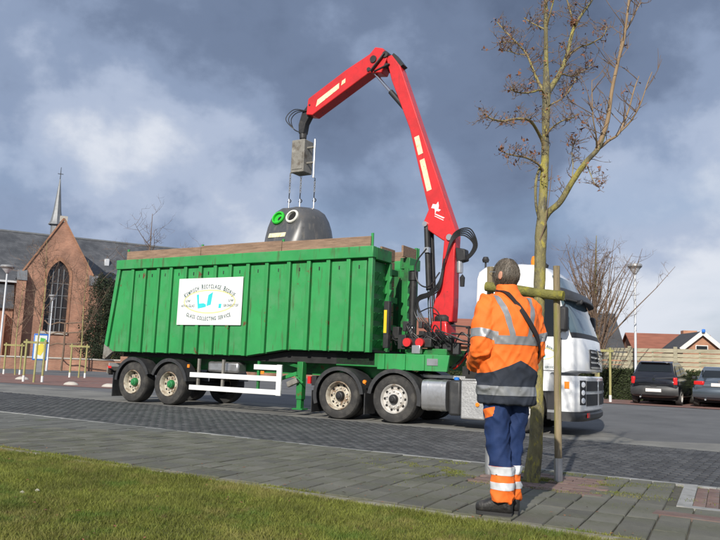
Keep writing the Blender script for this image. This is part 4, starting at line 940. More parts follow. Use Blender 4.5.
# cars
def car(lab, loc, rz, paint, L, Wd, Hh, hatch, lampm):
    t = thing('parked_car', lab, 'car', loc, rz)          # local: +y forward, x across, rear at y=0
    hw = Wd/2; 
    def ring(y, w, zb, zt, wt, belly=.0):                  # rounded cross-section
        return [(-w*.9, y, zb), (-w, y, zb+.12), (-w, y, (zb+zt)*.52), (-w*.985, y, zt-.12), (-wt, y, zt), (wt, y, zt), (w*.985, y, zt-.12), (w, y, (zb+zt)*.52), (w, y, zb+.12), (w*.9, y, zb)]
    b = MB()
    st = [(0, .82, .34, .80, .7), (.04, .93, .27, .90, .78), (.16, .985, .22, .95, .84), (.7, 1, .2, .97, .87), (1.8, 1, .2, .965, .88), (2.7, 1, .2, .94, .87), (L-.9, .99, .2, .90, .84), (L-.35, .94, .22, .78, .76), (L-.06, .82, .28, .66, .66), (L, .72, .34, .55, .55)]
    bd_ = b.loft([ring(y, hw*w, zb, zt*Hh/1.5, hw*wt) for y, w, zb, zt, wt in st]).build('body', paint, t, sharp=50); bd_.modifiers.new('s', 'SUBSURF').levels = 1; bd_.modifiers['s'].render_levels = 2
    zb = .93*Hh/1.5
    gst = [(.06, .80, zb), (.18, .79, zb+.17), (.36 if hatch else .75, .69, Hh-.07), (.6 if hatch else 1.1, .66, Hh-.01), (1.5, .66, Hh), (2.0, .66, Hh-.05), (2.35, .72, Hh-.22), (2.85, .8, zb)]
    if not hatch: gst = [(.42, .78, zb), (.62, .76, zb+.12), (1.05, .70, Hh-.08), (1.4, .69, Hh-.01), (1.8, .69, Hh), (2.3, .69, Hh-.06), (2.7, .72, Hh-.24), (3.15, .8, zb)]
    g = MB()
    g.loft([[(-hw*.90, y+.0, zb-.1), (-hw*(w+.15), y, zb), (-hw*w, y, z), (hw*w, y, z), (hw*(w+.15), y, zb), (hw*.90, y, zb-.1)] for y, w, z in gst])
    gh = g.build('greenhouse', paint, t, sharp=45)
    # glass: rear, sides, front
    y0, z0 = gst[1][0], gst[1][2]; y1, z1 = gst[2][0], gst[2][2]; q = lambda f: (y0+(y1-y0)*f, z0+(z1-z0)*f)
    (ya, za), (yb, zb2) = q(.12), q(.8); e = .012; wa, wb_ = hw*.70, hw*.62
    MB().add([(-wa, ya-e, za), (wa, ya-e, za), (wb_, yb-e, zb2), (-wb_, yb-e, zb2), (-wa, ya+.01, za-.01), (wa, ya+.01, za-.01), (wb_, yb+.01, zb2), (-wb_, yb+.01, zb2)], [(0,1,2,3),(7,6,5,4),(0,4,5,1),(1,5,6,2),(2,6,7,3),(3,7,4,0)]).build('rear_window', 'glass', gh)
    for s in (-1, 1):
        for (p0, p1) in ((.5, 1.35), (1.42, 2.35)):
            zt = Hh-.15; w0 = hw*.835+.006; w1 = hw*.70+.006
            MB().add([(s*w0, p0+(.0 if hatch else .5), zb+.05), (s*w0, p1+(.1 if p0 > 1 else 0)+(.0 if hatch else .35), zb+.05), (s*w1, p1-(.35 if p0 > 1 else 0)+(.0 if hatch else .35), zt), (s*w1, p0+.12+(.0 if hatch else .5), zt),
              (s*(w0-.03), p0+(.0 if hatch else .5), zb+.05), (s*(w0-.03), p1+.1, zb+.05), (s*(w1-.03), p1-.3, zt), (s*(w1-.03), p0+.12, zt)], [(0,1,2,3),(0,4,5,1),(1,5,6,2),(2,6,7,3),(3,7,4,0)]).build('side_window', 'glass', gh)
        lp = MB().box(-.07, .07, -.03, .1, -.13, .13) if hatch else MB().box(-.17, .17, -.03, .1, -.07, .07)
        o = lp.build('tail_light', lampm, t, bevel=.03); o.location = (s*hw*(.86 if hatch else .74), .05, .84 if hatch else .82); o.rotation_euler.z = s*R(25 if hatch else 14)
        o = MB().box(-.04, .1, -.09, .09, -.06, .06).build('wing_mirror', paint if not hatch else 'trim', t, bevel=.03); o.location = (s*(hw+.07), 2.55, 1.0)
    bp_ = MB(); bp_.loft([[(x, -.03+.12*(abs(x)/hw)**3, .34), (x, -.06+.12*(abs(x)/hw)**3, .42), (x, -.06+.12*(abs(x)/hw)**3, .58), (x, -.01+.12*(abs(x)/hw)**3, .66), (x, .2, .66), (x, .2, .34)] for x in np.linspace(-hw*.97, hw*.97, 11)]); bp_.build('rear_bumper', paint if not hatch else 'plastic', t, sharp=50)
    MB().box(-.26, .26, -.075, -.062, .45, .56).build('number_plate', 'plate', t) if hatch else MB().box(-.26, .26, -.012, .03, .72, .83).build('number_plate', 'plate', t)
    MB().lathe([(0, .01), (.05, .01), (.055, 0)], 16, Matrix.Translation((0, .0 if not hatch else .015, .9 if not hatch else .88)) @ AXY).build('tailgate_badge', 'chrome', t)
    for y in (.62, L-.75):
        for s in (-1, 1):
            wt = MB().lathe([(.2, -.09), (.28, -.095), (.3, -.06), (.3, .06), (.28, .095), (.2, .09)], 28, Matrix.Translation((s*(hw-.1), y, .3)) @ Matrix.Rotation(pi/2, 4, 'Y'), closed=True).build('wheel', 'tyre', t)
            MB().lathe([(.205, .08), (.19, .095), (.17, .06), (.05, .07), (0, .075)], 24, Matrix.Translation((s*(hw-.1), y, .3)) @ Matrix.Rotation(s*pi/2, 4, 'Y')).build('rim', 'rims', wt)
    MB().box(-hw*.62, hw*.62, -.004 if hatch else -.0, .02, .70, .712).build('tailgate_seam', 'trim', t)
    if hatch: MB().beam((-.02, .1, 1.0), (.3, .16, 1.06), .02, .02).build('rear_wiper', 'trim', t); MB().box(-hw*.6, hw*.6, .26, .4, Hh-.075, Hh-.04).build('roof_spoiler', 'carb', t, bevel=.012); MB().box(-.1, .1, -.04, .0, .62, .68).build('tailgate_handle', 'trim', t)
    MB().tube([(-.45, .1, .26), (-.45, -.03, .26)], .03, 10).build('exhaust', 'steel', t)
    MB().box(-hw*.8, hw*.8, .3, L-.5, .16, .34).build('underbody', 'under', t); return t
car('small black hatchback parked with its tail towards the street', (10.55, 26.5, .215), RZ + R(-2), 'carb', 3.83, 1.66, 1.54, True, 'redl')
car('grey-blue saloon car parked beside the black hatchback', (12.45, 25.6, .215), RZ + R(0), 'carg', 4.2, 1.77, 1.42, False, 'redl')

# ================================================================== TREES
class Tree:
    def __init__(s, seed): s.r = random.Random(seed); s.tw = MB(); s.leafp = []; s.curl = .25
    def shoots(s, path, r0, n, lmin, lmax, up=.6, rad=.004, sub=2, sides=4):
        """short twigs off a limb path"""
        r = s.r
        for _ in range(n):
            i = r.randrange(len(path)-1); p = path[i].lerp(path[i+1], r.random())
            d = (path[i+1]-path[i]).normalized(); v = Vector((r.gauss(0, 1), r.gauss(0, 1), r.gauss(0, .6) + up)); v = (v - d*v.dot(d)*.5).normalized()
            s.twig(p, v, r.uniform(lmin, lmax), rad, sub, sides)
    def twig(s, p, v, L, rad, sub, sides=4):
        r = s.r; pts = [p]; q = p; d = v
        for k in range(3):
            d = (d + Vector((r.gauss(0, s.curl), r.gauss(0, s.curl), r.gauss(.12, s.curl)))).normalized(); q = q + d*L/3; pts.append(q)
        s.tw.tube(pts, [rad, rad*.85, rad*.65, rad*.4], sides, False); s.leafp.append((pts[-1], L))
        if sub > 0:
            for k in range(r.choice((1, 2, 2, 3))):
                i = r.choice((1, 2, 2, 3)); vv = (d + Vector((r.gauss(0, .8), r.gauss(0, .8), r.gauss(.1, .6)))).normalized(); s.twig(pts[i], vv, L*r.uniform(.4, .7), rad*.7, sub-1, sides)
def tufts(pts, n, size, spread, seed):
    r = np.random.RandomState(seed); c = np.array([tuple(p) for p in pts]); idx = r.randint(0, len(c), n); P_ = c[idx] + r.normal(0, spread, (n, 3)); V = np.zeros((n, 3, 3))
    for k in range(3): V[:, k] = P_ + r.normal(0, size, (n, 3))
    return npmesh('leaf', V.reshape(-1, 3), np.arange(n*3).reshape(-1, 3))

# the mossy street tree beside the worker
TB = W(12.83+.08, -6.45, pz(-6.4)); TY = TB.y
tt = thing('street_tree', 'mossy bare street tree with yellow lichen beside the worker in orange', 'tree', TB)
def tp(px, py, dy=0.): return at(px, py, TY + dy) - TB
trunk = [Vector((0, 0, -.03)), tp(536, 440), tp(537, 380), tp(538.5, 320), tp(540, 270), tp(541, 236), tp(542.5, 205), tp(544.5, 170), tp(545.5, 130), tp(546.5, 92), tp(546, 60), tp(545.8, 20), tp(545.3, -30), tp(545, -70)]
tr_r = [.086, .066, .061, .058, .056, .063, .045, .041, .037, .043, .023, .021, .018, .014]
tpath = crom(trunk, 5)
rr_ = np.interp(np.linspace(0, len(trunk)-1, len(tpath)), range(len(trunk)), tr_r)
rr_ = [a*(1+.07*mnoise.noise((p.z*6, 1, 1))) for a, p in zip(rr_, tpath)]
def barktube(path, rad, n):
    fp_ = []; fr = []
    for i in range(len(path)-1):
        for k in range(3): fp_.append(path[i].lerp(path[i+1], k/3)); fr.append(rad[i]*(1-k/3) + rad[i+1]*k/3)
    fp_.append(path[-1]); fr.append(rad[-1]); b = MB().tube(fp_, fr, n)
    for j in range(len(fp_)):
        for k in range(n):
            i = j*n+k; v = Vector(b.v[i]); d = v - fp_[j]; a = 2*pi*k/n
            f = 1 + .10*mnoise.noise((cos(a)*1.6, sin(a)*1.6, fp_[j].z*4)) + .07*mnoise.noise((cos(a)*4, sin(a)*4, fp_[j].z*11)) + .05*mnoise.noise((cos(a)*9, sin(a)*9, fp_[j].z*16))
            b.v[i] = tuple(fp_[j] + d*f)
    return b
trb = barktube(tpath, rr_, 22).build('trunk', 'bark', tt)
T1 = Tree(11)
limbs = [
 ([(541, 224), (549, 212, -.05), (560, 202, -.1), (572, 182, -.2), (586, 162, -.3), (597, 150, -.35), (602, 139, -.37), (607, 122, -.39)], .05, .026, 'bark'),
 ([(597, 150, -.35), (604, 132, -.38), (608, 118, -.4), (612, 90, -.42), (618, 62, -.45), (624, 38, -.5), (629, 0, -.5), (633, -40, -.5)], .034, .012, 'shoot'),
 ([(597, 150, -.35), (608, 141, -.3), (619, 133, -.25), (628, 112, -.2), (634, 90, -.2), (639, 76, -.15)], .022, .006, 'shoot'),
 ([(619, 133, -.25), (630, 122, -.3), (640, 105, -.4), (648, 82, -.4), (652, 72, -.4)], .013, .005, 'shoot'),
 ([(612, 90, -.42), (617, 70, -.3), (622, 40, -.2), (634, 15, -.1), (641, 2, -.1)], .014, .006, 'shoot'),
 ([(597, 150, -.35), (596, 135, -.5), (593, 118, -.6), (592, 92, -.65), (592, 80, -.65)], .012, .005, 'shoot'),
 ([(546, 94), (552, 86, .1), (560, 73, .2), (566, 58, .3), (570, 42, .35), (574, 28, .4), (582, 14, .4), (592, 0, .4), (600, -20, .4)], .045, .012, 'bark'),
 ([(566, 58, .3), (578, 48, .2), (590, 44, .1), (603, 36, .0), (607, 27, .0)], .014, .006, 'limb'),
 ([(560, 73, .2), (572, 76, .3), (585, 70, .4), (594, 62, .5)], .012, .005, 'limb'),
 ([(574, 28, .4), (570, 10, .5), (563, -12, .5)], .016, .008, 'limb'),
 ([(541, 226), (536.5, 208, -.07), (535.5, 190, -.1), (536.5, 178, -.08), (540, 168, -.03), (544, 160)], .02, .018, 'bark'),
 ([(545, 147), (540, 136, -.08), (533, 124, -.25), (527, 119.5, -.35), (515, 119, -.45), (503, 121, -.55), (492, 119, -.65), (484, 114, -.7)], .026, .008, 'limb'),
 ([(545, 92), (540, 85, .1), (534, 72, .2), (527, 55, .3), (517, 43, .35), (505, 31, .4), (497, 22, .45)], .024, .007, 'limb'),
 ([(527, 55, .3), (518, 54, .3), (508, 51, .3), (502, 51, .3)], .009, .004, 'limb'),
 ([(517, 43, .35), (509, 42, .3), (499, 43, .2)], .008, .004, 'limb'),
 ([(544.5, 173), (538, 164, -.12), (527, 158, -.25), (517, 156, -.35), (508, 154, -.4), (501, 151, -.45)], .018, .006, 'limb'),
 ([(545, 96), (541, 90, -.1), (533, 92, -.2), (523, 93, -.3), (513, 91, -.35), (511, 87, -.35)], .016, .006, 'limb'),
 ([(545.8, 30), (538, 26, .1), (530, 22, .2), (524, 18, .25)], .012, .005, 'limb'),
 ([(546, 28), (550, 14, -.1), (554, -2, -.15), (556, -20, -.15)], .014, .006, 'limb'),
 ([(544, 138), (552, 128, -.15), (562, 121, -.3), (572, 118, -.4), (578, 114, -.45)], .014, .005, 'limb'),
 ([(543, 110), (552, 104, .1), (565, 96, .2), (575, 80, .3), (578, 70, .3)], .013, .005, 'limb'),
 ([(540, 240, -.05), (545, 225, -.1), (548, 205, -.12), (551, 180, -.14), (552, 165, -.15)], .008, .003, 'twig'),
 ([(572, 182, -.2), (573, 165, -.1), (572, 152, .0), (576, 140, .05)], .008, .004, 'limb'),
 ([(586, 163, -.3), (594, 182, -.35), (600, 188, -.4)], .006, .003, 'limb'),
]
knobs = []
for k, (pts, ra, rb, m_) in enumerate(limbs):
    path = crom([tp(*q) for q in pts], 5)
    rl = [(ra + (rb-ra)*i/(len(path)-1))*.74*(1 + (.45*max(0, 1-i/3) if k not in (1, 2, 3, 4, 5) else 0)) for i in range(len(path))]
    barktube(path, rl, 10).build('limb', m_, tt, sharp=80)
    Lp = sum((path[i+1]-path[i]).length for i in range(len(path)-1))
    T1.curl = .1 if m_ == 'shoot' else .25
    if m_ == 'shoot': T1.shoots(path[2:], rb, int(Lp*12), .10, .36, 1.6, .005, 1)
    elif m_ in ('limb',): T1.shoots(path[len(path)//4:], rb, int(Lp*36)+4, .05, .17, .3, .004, 2); knobs.append(path[-1])
    elif k in (6,): T1.shoots(path[4:], rb, int(Lp*20), .08, .24, .4, .005, 2)
    elif k == 0: T1.shoots(path[8:], rb, int(Lp*9), .06, .2, .4, .004, 2)
T1.shoots(tpath[32:], .01, 60, .05, .2, .2, .004, 2)
T1.tw.build('twigs', 'twig', tt, smooth=False, kind='stuff')
kp = []
for p in knobs: kp += [p + Vector((T1.r.gauss(0, .02), T1.r.gauss(0, .02), T1.r.gauss(.01, .02))) for _ in range(2)]
kp += [tp(573, 20, .4), tp(574, 26, .4), tp(572, 23, .4), tp(575, 18, .4)]*5 + [tp(545, 96, -.08), tp(541, 92, -.1)]*2
kp += [q for q, L in T1.leafp if T1.r.random() < .05]
obj('withered_leaves', tufts(kp, 1100, .013, .022, 3), 'deadleaf', tt, kind='stuff')

# stakes tied round it
sf = thing('tree_support', 'mossy round timber stakes and crossbar supporting the lichened street tree', 'tree stake', TB, RZ)
def lw(px, py, dy): 
    v = at(px, py, TY + dy) - TB; return Vector((v.x*C_ - v.y*S_, v.x*S_ + v.y*C_, v.z))
s1b, s1t = lw(558.5, 484, -.06), lw(556.5, 266, -.06)
s1b.z = max(s1b.z, -.03)
MB().tube([s1b + (s1t-s1b)*.0, s1b + (s1t-s1b)*.5, s1t], [.037, .036, .034], 14).build('stake', 'stake', sf, sharp=50)
MB().tube([s1b + Vector((0,0,-.02)), s1b + (s1t-s1b)*.115], .042, 16).build('steel_sleeve', 'steel', sf, sharp=50)
s2b, s2t = lw(489, 480, .35), lw(490.5, 267, .35)
s2b.z = .0
MB().tube([s2b, s2t], [.04, .036], 14).build('stake', 'stake', sf, sharp=50); MB().tube([s2b + Vector((0,0,-.02)), s2b + (s2t-s2b)*.115], .044, 16).build('steel_sleeve', 'steel', sf, sharp=50)
ba, bb = lw(486, 286.5, .27), lw(563.5, 296, -.16)
MB().tube([ba, ba.lerp(bb, .3) + Vector((0,0,.006)), ba.lerp(bb, .7) - Vector((0,0,.004)), bb], [.05, .053, .05, .05], 14).build('crossbar', 'mossbar', sf, sharp=50)
MB().tube([Vector(q) for q in (ba.lerp(bb, .62) + Vector((0, .06, .02)), ba.lerp(bb, .66) + Vector((0, .17, .0)), ba.lerp(bb, .7) + Vector((0, .06, .02)))], .02, 8).build('tree_tie', 'hose', sf)

def bare_tree(name, lab, p, h, seed, spread=.45, r0=.07, barkm='limb', twn=9, grp=None, fork=.28, lean=0):
    r = random.Random(seed); t = thing(name, lab, 'tree', p, 0, grp); T = Tree(seed+1)
    top = Vector((lean, 0, h)); path = crom([Vector((0, 0, -.05)), Vector((r.gauss(0, .05), r.gauss(0, .05), h*.3)), Vector((r.gauss(0, .08)+lean*.5, r.gauss(0, .08), h*.6)), top], 6)
    MB().tube(path, list(np.linspace(r0, r0*.12, len(path))), 9).build('trunk', barkm, t, sharp=80)
    cr_ = MB(); ends = []
    for k in range(twn):
        f = r.uniform(fork, .85); i = int(f*(len(path)-1)); a = r.uniform(0, 2*pi); d = Vector((cos(a)*spread*1.6, sin(a)*spread*1.6, r.uniform(.6, 1.1))).normalized(); L = h*(1-f)*r.uniform(.7, 1.05) + .2
        pts = [path[i]]; 
        for q in range(4):
            d = (d + Vector((r.gauss(0, .12), r.gauss(0, .12), .1))).normalized(); pts.append(pts[-1] + d*L/4)
        cr_.tube(pts, list(np.linspace(r0*.4*(1-f*.5), r0*.06, 5)), 5, False); T.shoots(pts, .01, 9, h*.04, h*.14, .7, max(.007, h*.0011), 2, 3)
    T.shoots(path[len(path)//3:], .01, 14, h*.04, h*.14, .7, max(.004, h*.0011), 2, 3)
    cr_.add(T.tw.v, T.tw.f); cr_.build('crown', 'twig', t, smooth=False); return t
def stake_frame(lab, p, rz, w=.9, hgt=1.7, foot=True, grp='staked tree frames'):
    t = thing('stake_frame', lab, 'tree stake', p, rz, grp)
    for x in (-w/2, w/2):
        s_ = MB().tube([(x, 0, 0), (x, 0, hgt)], .045, 10).build('stake', 'stakey', t, sharp=50)
        MB().tube([(x, 0, -.02), (x, 0, .26)], .052, 10).build('stake_foot', 'stakewhite', s_, sharp=50)
    MB().beam((-w/2-.12, 0, hgt-.12), (w/2+.12, 0, hgt-.12), .08, .09).build('crossbar', 'stakey', t); return t
pT = at(604.5, 400, 27.6); pT.z = .2
bare_tree('bare_tree', 'spreading bare tree with lichened limbs by the hedge behind the cab', pT + Vector((-.12, .5, 0)), 6.3, 21, .27, .11, 'bark', 46, None, .22)
stake_frame('yellowish stake frame with white feet round the tree by the hedge', pT, R(-5), .42, 2.0)
pB = at(146, 300, 46); pB.z = 0
bare_tree('bare_tree', 'slim bare tree rising behind the green trailer', pB, 10.2, 33, .5, .13, 'twig', 13)

# ================================================================== CHURCH, LEFT BACKGROUND
CH = thing('brick_church', 'orange brick church with pointed gable window, slate roof and slim spire', 'church', (-30.2, 74, 0), R(27.4))
def gpoly(w, e, a): return [(-w, 0), (w, 0), (w, e), (0, a), (-w, e)]
WG = 3.35
gw = MB(); zz0, zz1, wr = 3.4, 8.7, 1.05
# gable wall built round its pointed window
arch = [(-wr, zz0), (wr, zz0)] + [(wr - (2*wr)*(1-cos(a)), zz1 + 2*wr*sin(a)) for a in np.linspace(0, R(60), 7)] + [(-wr + (2*wr)*(1-cos(a)), zz1 + 2*wr*sin(a)) for a in np.linspace(R(60), 0, 7)[1:]]
outer = [(-WG, 0), (WG, 0), (WG, 9.0), (0, 14.7), (-WG, 9.0)]
ax = arch[2+6]
def wallpart(pl): gw.prism(pl, 0, .6)
wallpart([(-WG, 0), (WG, 0), (WG, zz0), (-WG, zz0)]); 
right = arch[1:9]; left = [arch[0]] + arch[:7:-1]
wallpart([(WG, zz0), (WG, 9.0), (0, 14.7)] + [ax] + right[::-1][1:]); wallpart([(-WG, zz0)] + [arch[0]] + arch[:8:-1] + [ax] + [(0, 14.7), (-WG, 9.0)])
gab = gw.build('gable_wall', 'brick', CH, smooth=False)
MB().prism(arch, .35, .4).build('window', 'leadglass', CH, smooth=False)
for x in (-.5, 0, .5): MB().box(x-.05, x+.05, .25, .35, zz0, zz1+1.0).build('mullion', 'lead', CH)
for z in (4.6, 5.8, 7.0, 8.2): MB().box(-wr, wr, .28, .34, z, z+.06).build('glazing_bar', 'lead', CH)
sur = MB(); ao = [(x*1.22, z if z <= zz0 else zz0 + (z-zz0)*1.055) for x, z in arch]
for i in range(1, len(arch)-1+1):
    a, b2 = i, (i+1) % len(arch)
    if i == 0: continue
    sur.add([(arch[a][0], -.06, arch[a][1]), (ao[a][0], -.06, ao[a][1]), (ao[b2][0], -.06, ao[b2][1]), (arch[b2][0], -.06, arch[b2][1]), (arch[a][0], .3, arch[a][1]), (ao[a][0], .0, ao[a][1]), (ao[b2][0], .0, ao[b2][1]), (arch[b2][0], .3, arch[b2][1])], [(0,1,2,3),(0,3,7,4),(1,5,6,2)])
sur.build('window_surround', 'brick2', CH, smooth=False)
MB().box(-wr-.2, wr+.2, -.18, .1, zz0-.25, zz0).build('window_sill', 'stone', CH)
for s in (-1, 1):
    b_ = MB().beam((s*(WG+.08), .28, 9.0), (0, .28, 14.85), .8, .16); b_.build('gable_coping', 'stone' if False else 'brick2', CH)
    MB().box(s*WG-.4, s*WG+.4, -.9, .3, 0, 8.2).build('buttress', 'brick', CH)
    MB().add([(s*WG-.45, -1.0, 8.2), (s*WG+.45, -1.0, 8.2), (s*WG+.45, -.02, 9.3), (s*WG-.45, -.02, 9.3), (s*WG-.45, -.02, 8.2), (s*WG+.45, -.02, 8.2)], [(0,1,2,3),(0,4,5,1),(0,3,4),(1,5,2),(3,2,5,4)]).build('buttress_cap', 'lead', CH)
    MB().box(s*WG*.98-.25 if s > 0 else -WG, WG if s > 0 else -WG*.98+.25, .6, 5, 0, 9.0).build('transept_wall', 'brick', CH)
    MB().add([(0, .5, 14.6), (0, 9, 14.6), (s*(WG+.35), 9, 8.75), (s*(WG+.35), .5, 8.75), (0, .5, 14.72), (0, 9, 14.72), (s*(WG+.35), 9, 8.87), (s*(WG+.35), .5, 8.87)], [(0,1,2,3),(4,5,6,7),(0,3,7,4),(1,2,6,5),(2,3,7,6)]).build('transept_roof', 'slate', CH)
MB().box(-.35, .35, -.05, .5, 14.5, 15.1).build('gable_cap', 'stone', CH)
MB().box(-24, 26, 5, 13, 0, 8.6).build('nave_wall', 'brick', CH)
for y0, y1 in ((4.6, 9), (13.4, 9)):
    MB().add([(-24, y0, 8.3), (26, y0, 8.3), (26, y1, 14.1), (-24, y1, 14.1), (-24, y0, 8.5), (26, y0, 8.5), (26, y1, 14.3), (-24, y1, 14.3)], [(0,1,2,3),(4,5,6,7),(0,1,5,4),(1,2,6,5),(2,3,7,6),(3,0,4,7)]).build('nave_roof', 'slate', CH, smooth=False)
MB().box(-24, 26, 8.9, 9.1, 14.25, 14.42).build('ridge', 'lead', CH)
MB().box(3.4, 26, 4.45, 4.62, 8.35, 8.55).build('gutter', 'lamp', CH); MB().box(-24, -3.4, 4.45, 4.62, 8.35, 8.55).build('gutter', 'lamp', CH)
for x in (-6.5, 5.5): MB().box(x-.25, x+.25, 6.6, 7.4, 11.2, 12.0).build('roof_vent', 'lamp', CH, bevel=.05)
# side aisle left of the transept
MB().box(-24, -WG-.4, 2.2, 5, 0, 5.6).build('aisle_wall', 'brick', CH)
MB().add([(-24, 1.9, 5.5), (-WG-.4, 1.9, 5.5), (-WG-.4, 5, 8.2), (-24, 5, 8.2), (-24, 1.9, 5.6), (-WG-.4, 1.9, 5.6), (-WG-.4, 5, 8.3), (-24, 5, 8.3)], [(0,1,2,3),(4,5,6,7),(0,1,5,4),(1,2,6,5),(2,3,7,6),(3,0,4,7)]).build('aisle_roof', 'slate', CH)
for x in (-6.2, -9.4, -12.6):
    pl = [(x-.6, 1.8), (x+.6, 1.8), (x+.6, 3.9), (x+.3, 4.5), (x, 4.8), (x-.3, 4.5), (x-.6, 3.9)]; f = MB().prism(pl, 2.12, 2.19).build('window', 'leadglass', CH, smooth=False); MB().box(x-.75, x+.75, 2.0, 2.15, 1.65, 1.8).build('window_sill', 'stone', f)
    MB().box(x+1.3, x+1.8, 1.6, 2.2, 0, 5.0).build('buttress', 'brick', CH)
# ridge turret and spire
MB().lathe([(.55, 13.9), (.55, 15.6), (.5, 15.6)], 8, Matrix.Translation((.05, 9, 0))).build('turret', 'lead', CH)
MB().lathe([(.85, 15.55), (.62, 16.0), (.42, 17.2), (.25, 18.9), (.06, 20.8), (0, 20.9)], 8, Matrix.Translation((.05, 9, 0))).build('spire', 'lead', CH, sharp=20)
MB().tube([(.05, 9, 20.6), (.05, 9, 22.2)], [.05, .03], 6).build('finial', 'blackm', CH); MB().box(-.25, .35, 8.97, 9.03, 21.4, 21.46).build('cross_arm', 'blackm', CH)
# churchyard wall, evergreen, info board, lamps, young trees
cw = thing('churchyard_wall', 'low brick wall with coping in front of the church', 'wall', (-46, 47, 0), R(20))
MB().box(0, 46, 0, .3, 0, .85).build('wall', 'brick', cw); MB().box(-.05, 46.05, -.06, .36, .85, .95).build('coping', 'stone', cw)
for k in range(8): MB().box(k*6-.25, k*6+.25, -.1, .4, 0, 1.2).build('pier', 'brick', cw)
def evergreen(lab, p, h, w, seed, m='yew'):
    t = thing('evergreen_tree', lab, 'tree', p); MB().tube([(0, 0, 0), (0, 0, h*.8)], [.18, .05], 8).build('trunk', 'limb', t)
    r = np.random.RandomState(seed); nl = 130; a = r.uniform(0, 2*pi, nl); z = r.uniform(.03, .97, nl); rad = w*np.sqrt(np.clip(1-(z*1.02-.3)**2/.52, .03, 1))*r.uniform(.55, 1.05, nl)
    cs = np.stack([np.cos(a)*rad, np.sin(a)*rad, z*h], 1)
    def sm(rr2, n): i = rr2.randint(0, nl, n); return cs[i] + rr2.normal(0, 1, (n, 3))*np.array([w*.16, w*.16, h*.045])
    obj('crown', leafcards(14000, sm, .06, seed), m, t, kind=None); return t
p = at(99, 366, 66); p.z = 0
evergreen('dark columnar evergreen beside the brick church gable', p, 8.2, 1.6, 4)
p2 = at(112, 366, 64); p2.z = 0
evergreen('broad dark evergreen tucked behind the trailer tail near the church', p2, 7.4, 1.7, 5)
def gp(px, py): 
    q = at(px, py, 10); s_ = -H/(q.z-H); return Vector((q.x*s_, q.y*s_, 0))
ib = thing('notice_board', 'blue framed notice board with colourful map poster before the church', 'notice board', gp(38, 372), R(24))
MB().box(-.43, .43, -.06, .06, .75, 2.45).build('frame', 'blue', ib, bevel=.04); ps_ = MB().box(-.36, .36, -.075, -.062, .84, 2.34).build('poster', 'poster', ib)
MB().prism([(-.22, 1.15), (.06, 1.05), (.24, 1.4), (.2, 1.75), (.08, 1.9), (-.06, 1.75), (-.26, 1.65)], -.083, -.077).build('map_patch', 'postery', ps_); MB().prism([(-.06, 1.8), (.2, 1.86), (.28, 2.14), (-.03, 2.2)], -.082, -.076).build('map_patch', 'posterg', ps_)
MB().box(-.2, .2, -.04, .04, 0, .76).build('plinth', 'alu', ib)
lamp_post(46.3, 370, 52, 0, 4.9, 'pale street lamp standing before the church gable window', .3)
p = gp(1.2, 379); lp_ = lamp_post(-1.5, 360, 36, 0, 5.0, 'street lamp before the church side aisle', .34)
def yt(px, py, h, seed, lab, sp=.3): return bare_tree('young_tree', lab, gp(px, py), h, seed, sp, .045, 'stakey', 12, 'young staked trees', .4)
yt(33.5, 382.5, 5.9, 51, 'taller young staked tree beside the blue notice board'); stake_frame('stake frame round the young tree beside the blue notice board', gp(32.5, 382), R(15), .72, 1.75)
yt(78.5, 377.8, 6.2, 52, 'young staked tree between the notice board and the green trailer'); stake_frame('stake frame round the young tree between notice board and trailer', gp(77, 377.8), R(15), .75, 1.75)
yt(15, 375, 5.0, 53, 'young staked tree before the church side aisle'); stake_frame('stake frame round the young tree before the church side aisle', gp(11.5, 374.5), R(15), .8, 1.7)
# espalier: trained branches in tiers
es = thing('espalier_tree', 'trained espalier tree with level arms before the church gable', 'tree', gp(61, 371))
MB().tube([(0, 0, 0), (.05, 0, 1.5), (.0, 0, 3.4)], [.08, .07, .06], 8).build('trunk', 'twig', es)
for z in (1.9, 2.7, 3.4):
    for s in (-1, 1): MB().tube(crom([(0, 0, z), (s*.5, 0, z+.05), (s*1.1, .02, z+.12*s), (s*1.5, 0, z+.18)], 4), [.05]*6+[.045]*6+[.06], 7).build('limb', 'twig', es)
for lab, px, py, rz in (('flat boulder on the brick verge beside the notice board stakes', 22, 379.5, .3), ('flat pale boulder on the brick verge near the trailer tail', 71, 385, .1), ('pale boulder half hidden behind the trailer mud flap', 109, 387, 0)):
    b = MB(); rg = []
    for q in range(5):
        f = q/4; w_ = math.sqrt(max(.02, 1-(f*.95)**2)); rg.append([Vector((.3*w_*cos(a)*(1+.15*mnoise.noise((cos(a)*2, sin(a)*2, px))), .18*w_*sin(a)*(1+.15*mnoise.noise((sin(a)*2, px, f))), f*.15-.02)) for a in np.linspace(0, 2*pi, 13)[:-1]])
    o = b.loft(rg).build('boulder', 'stone', None, sharp=50, label=lab, cat='boulder', group='boulders on the verge'); o.location = gp(px, py); o.rotation_euler.z = rz

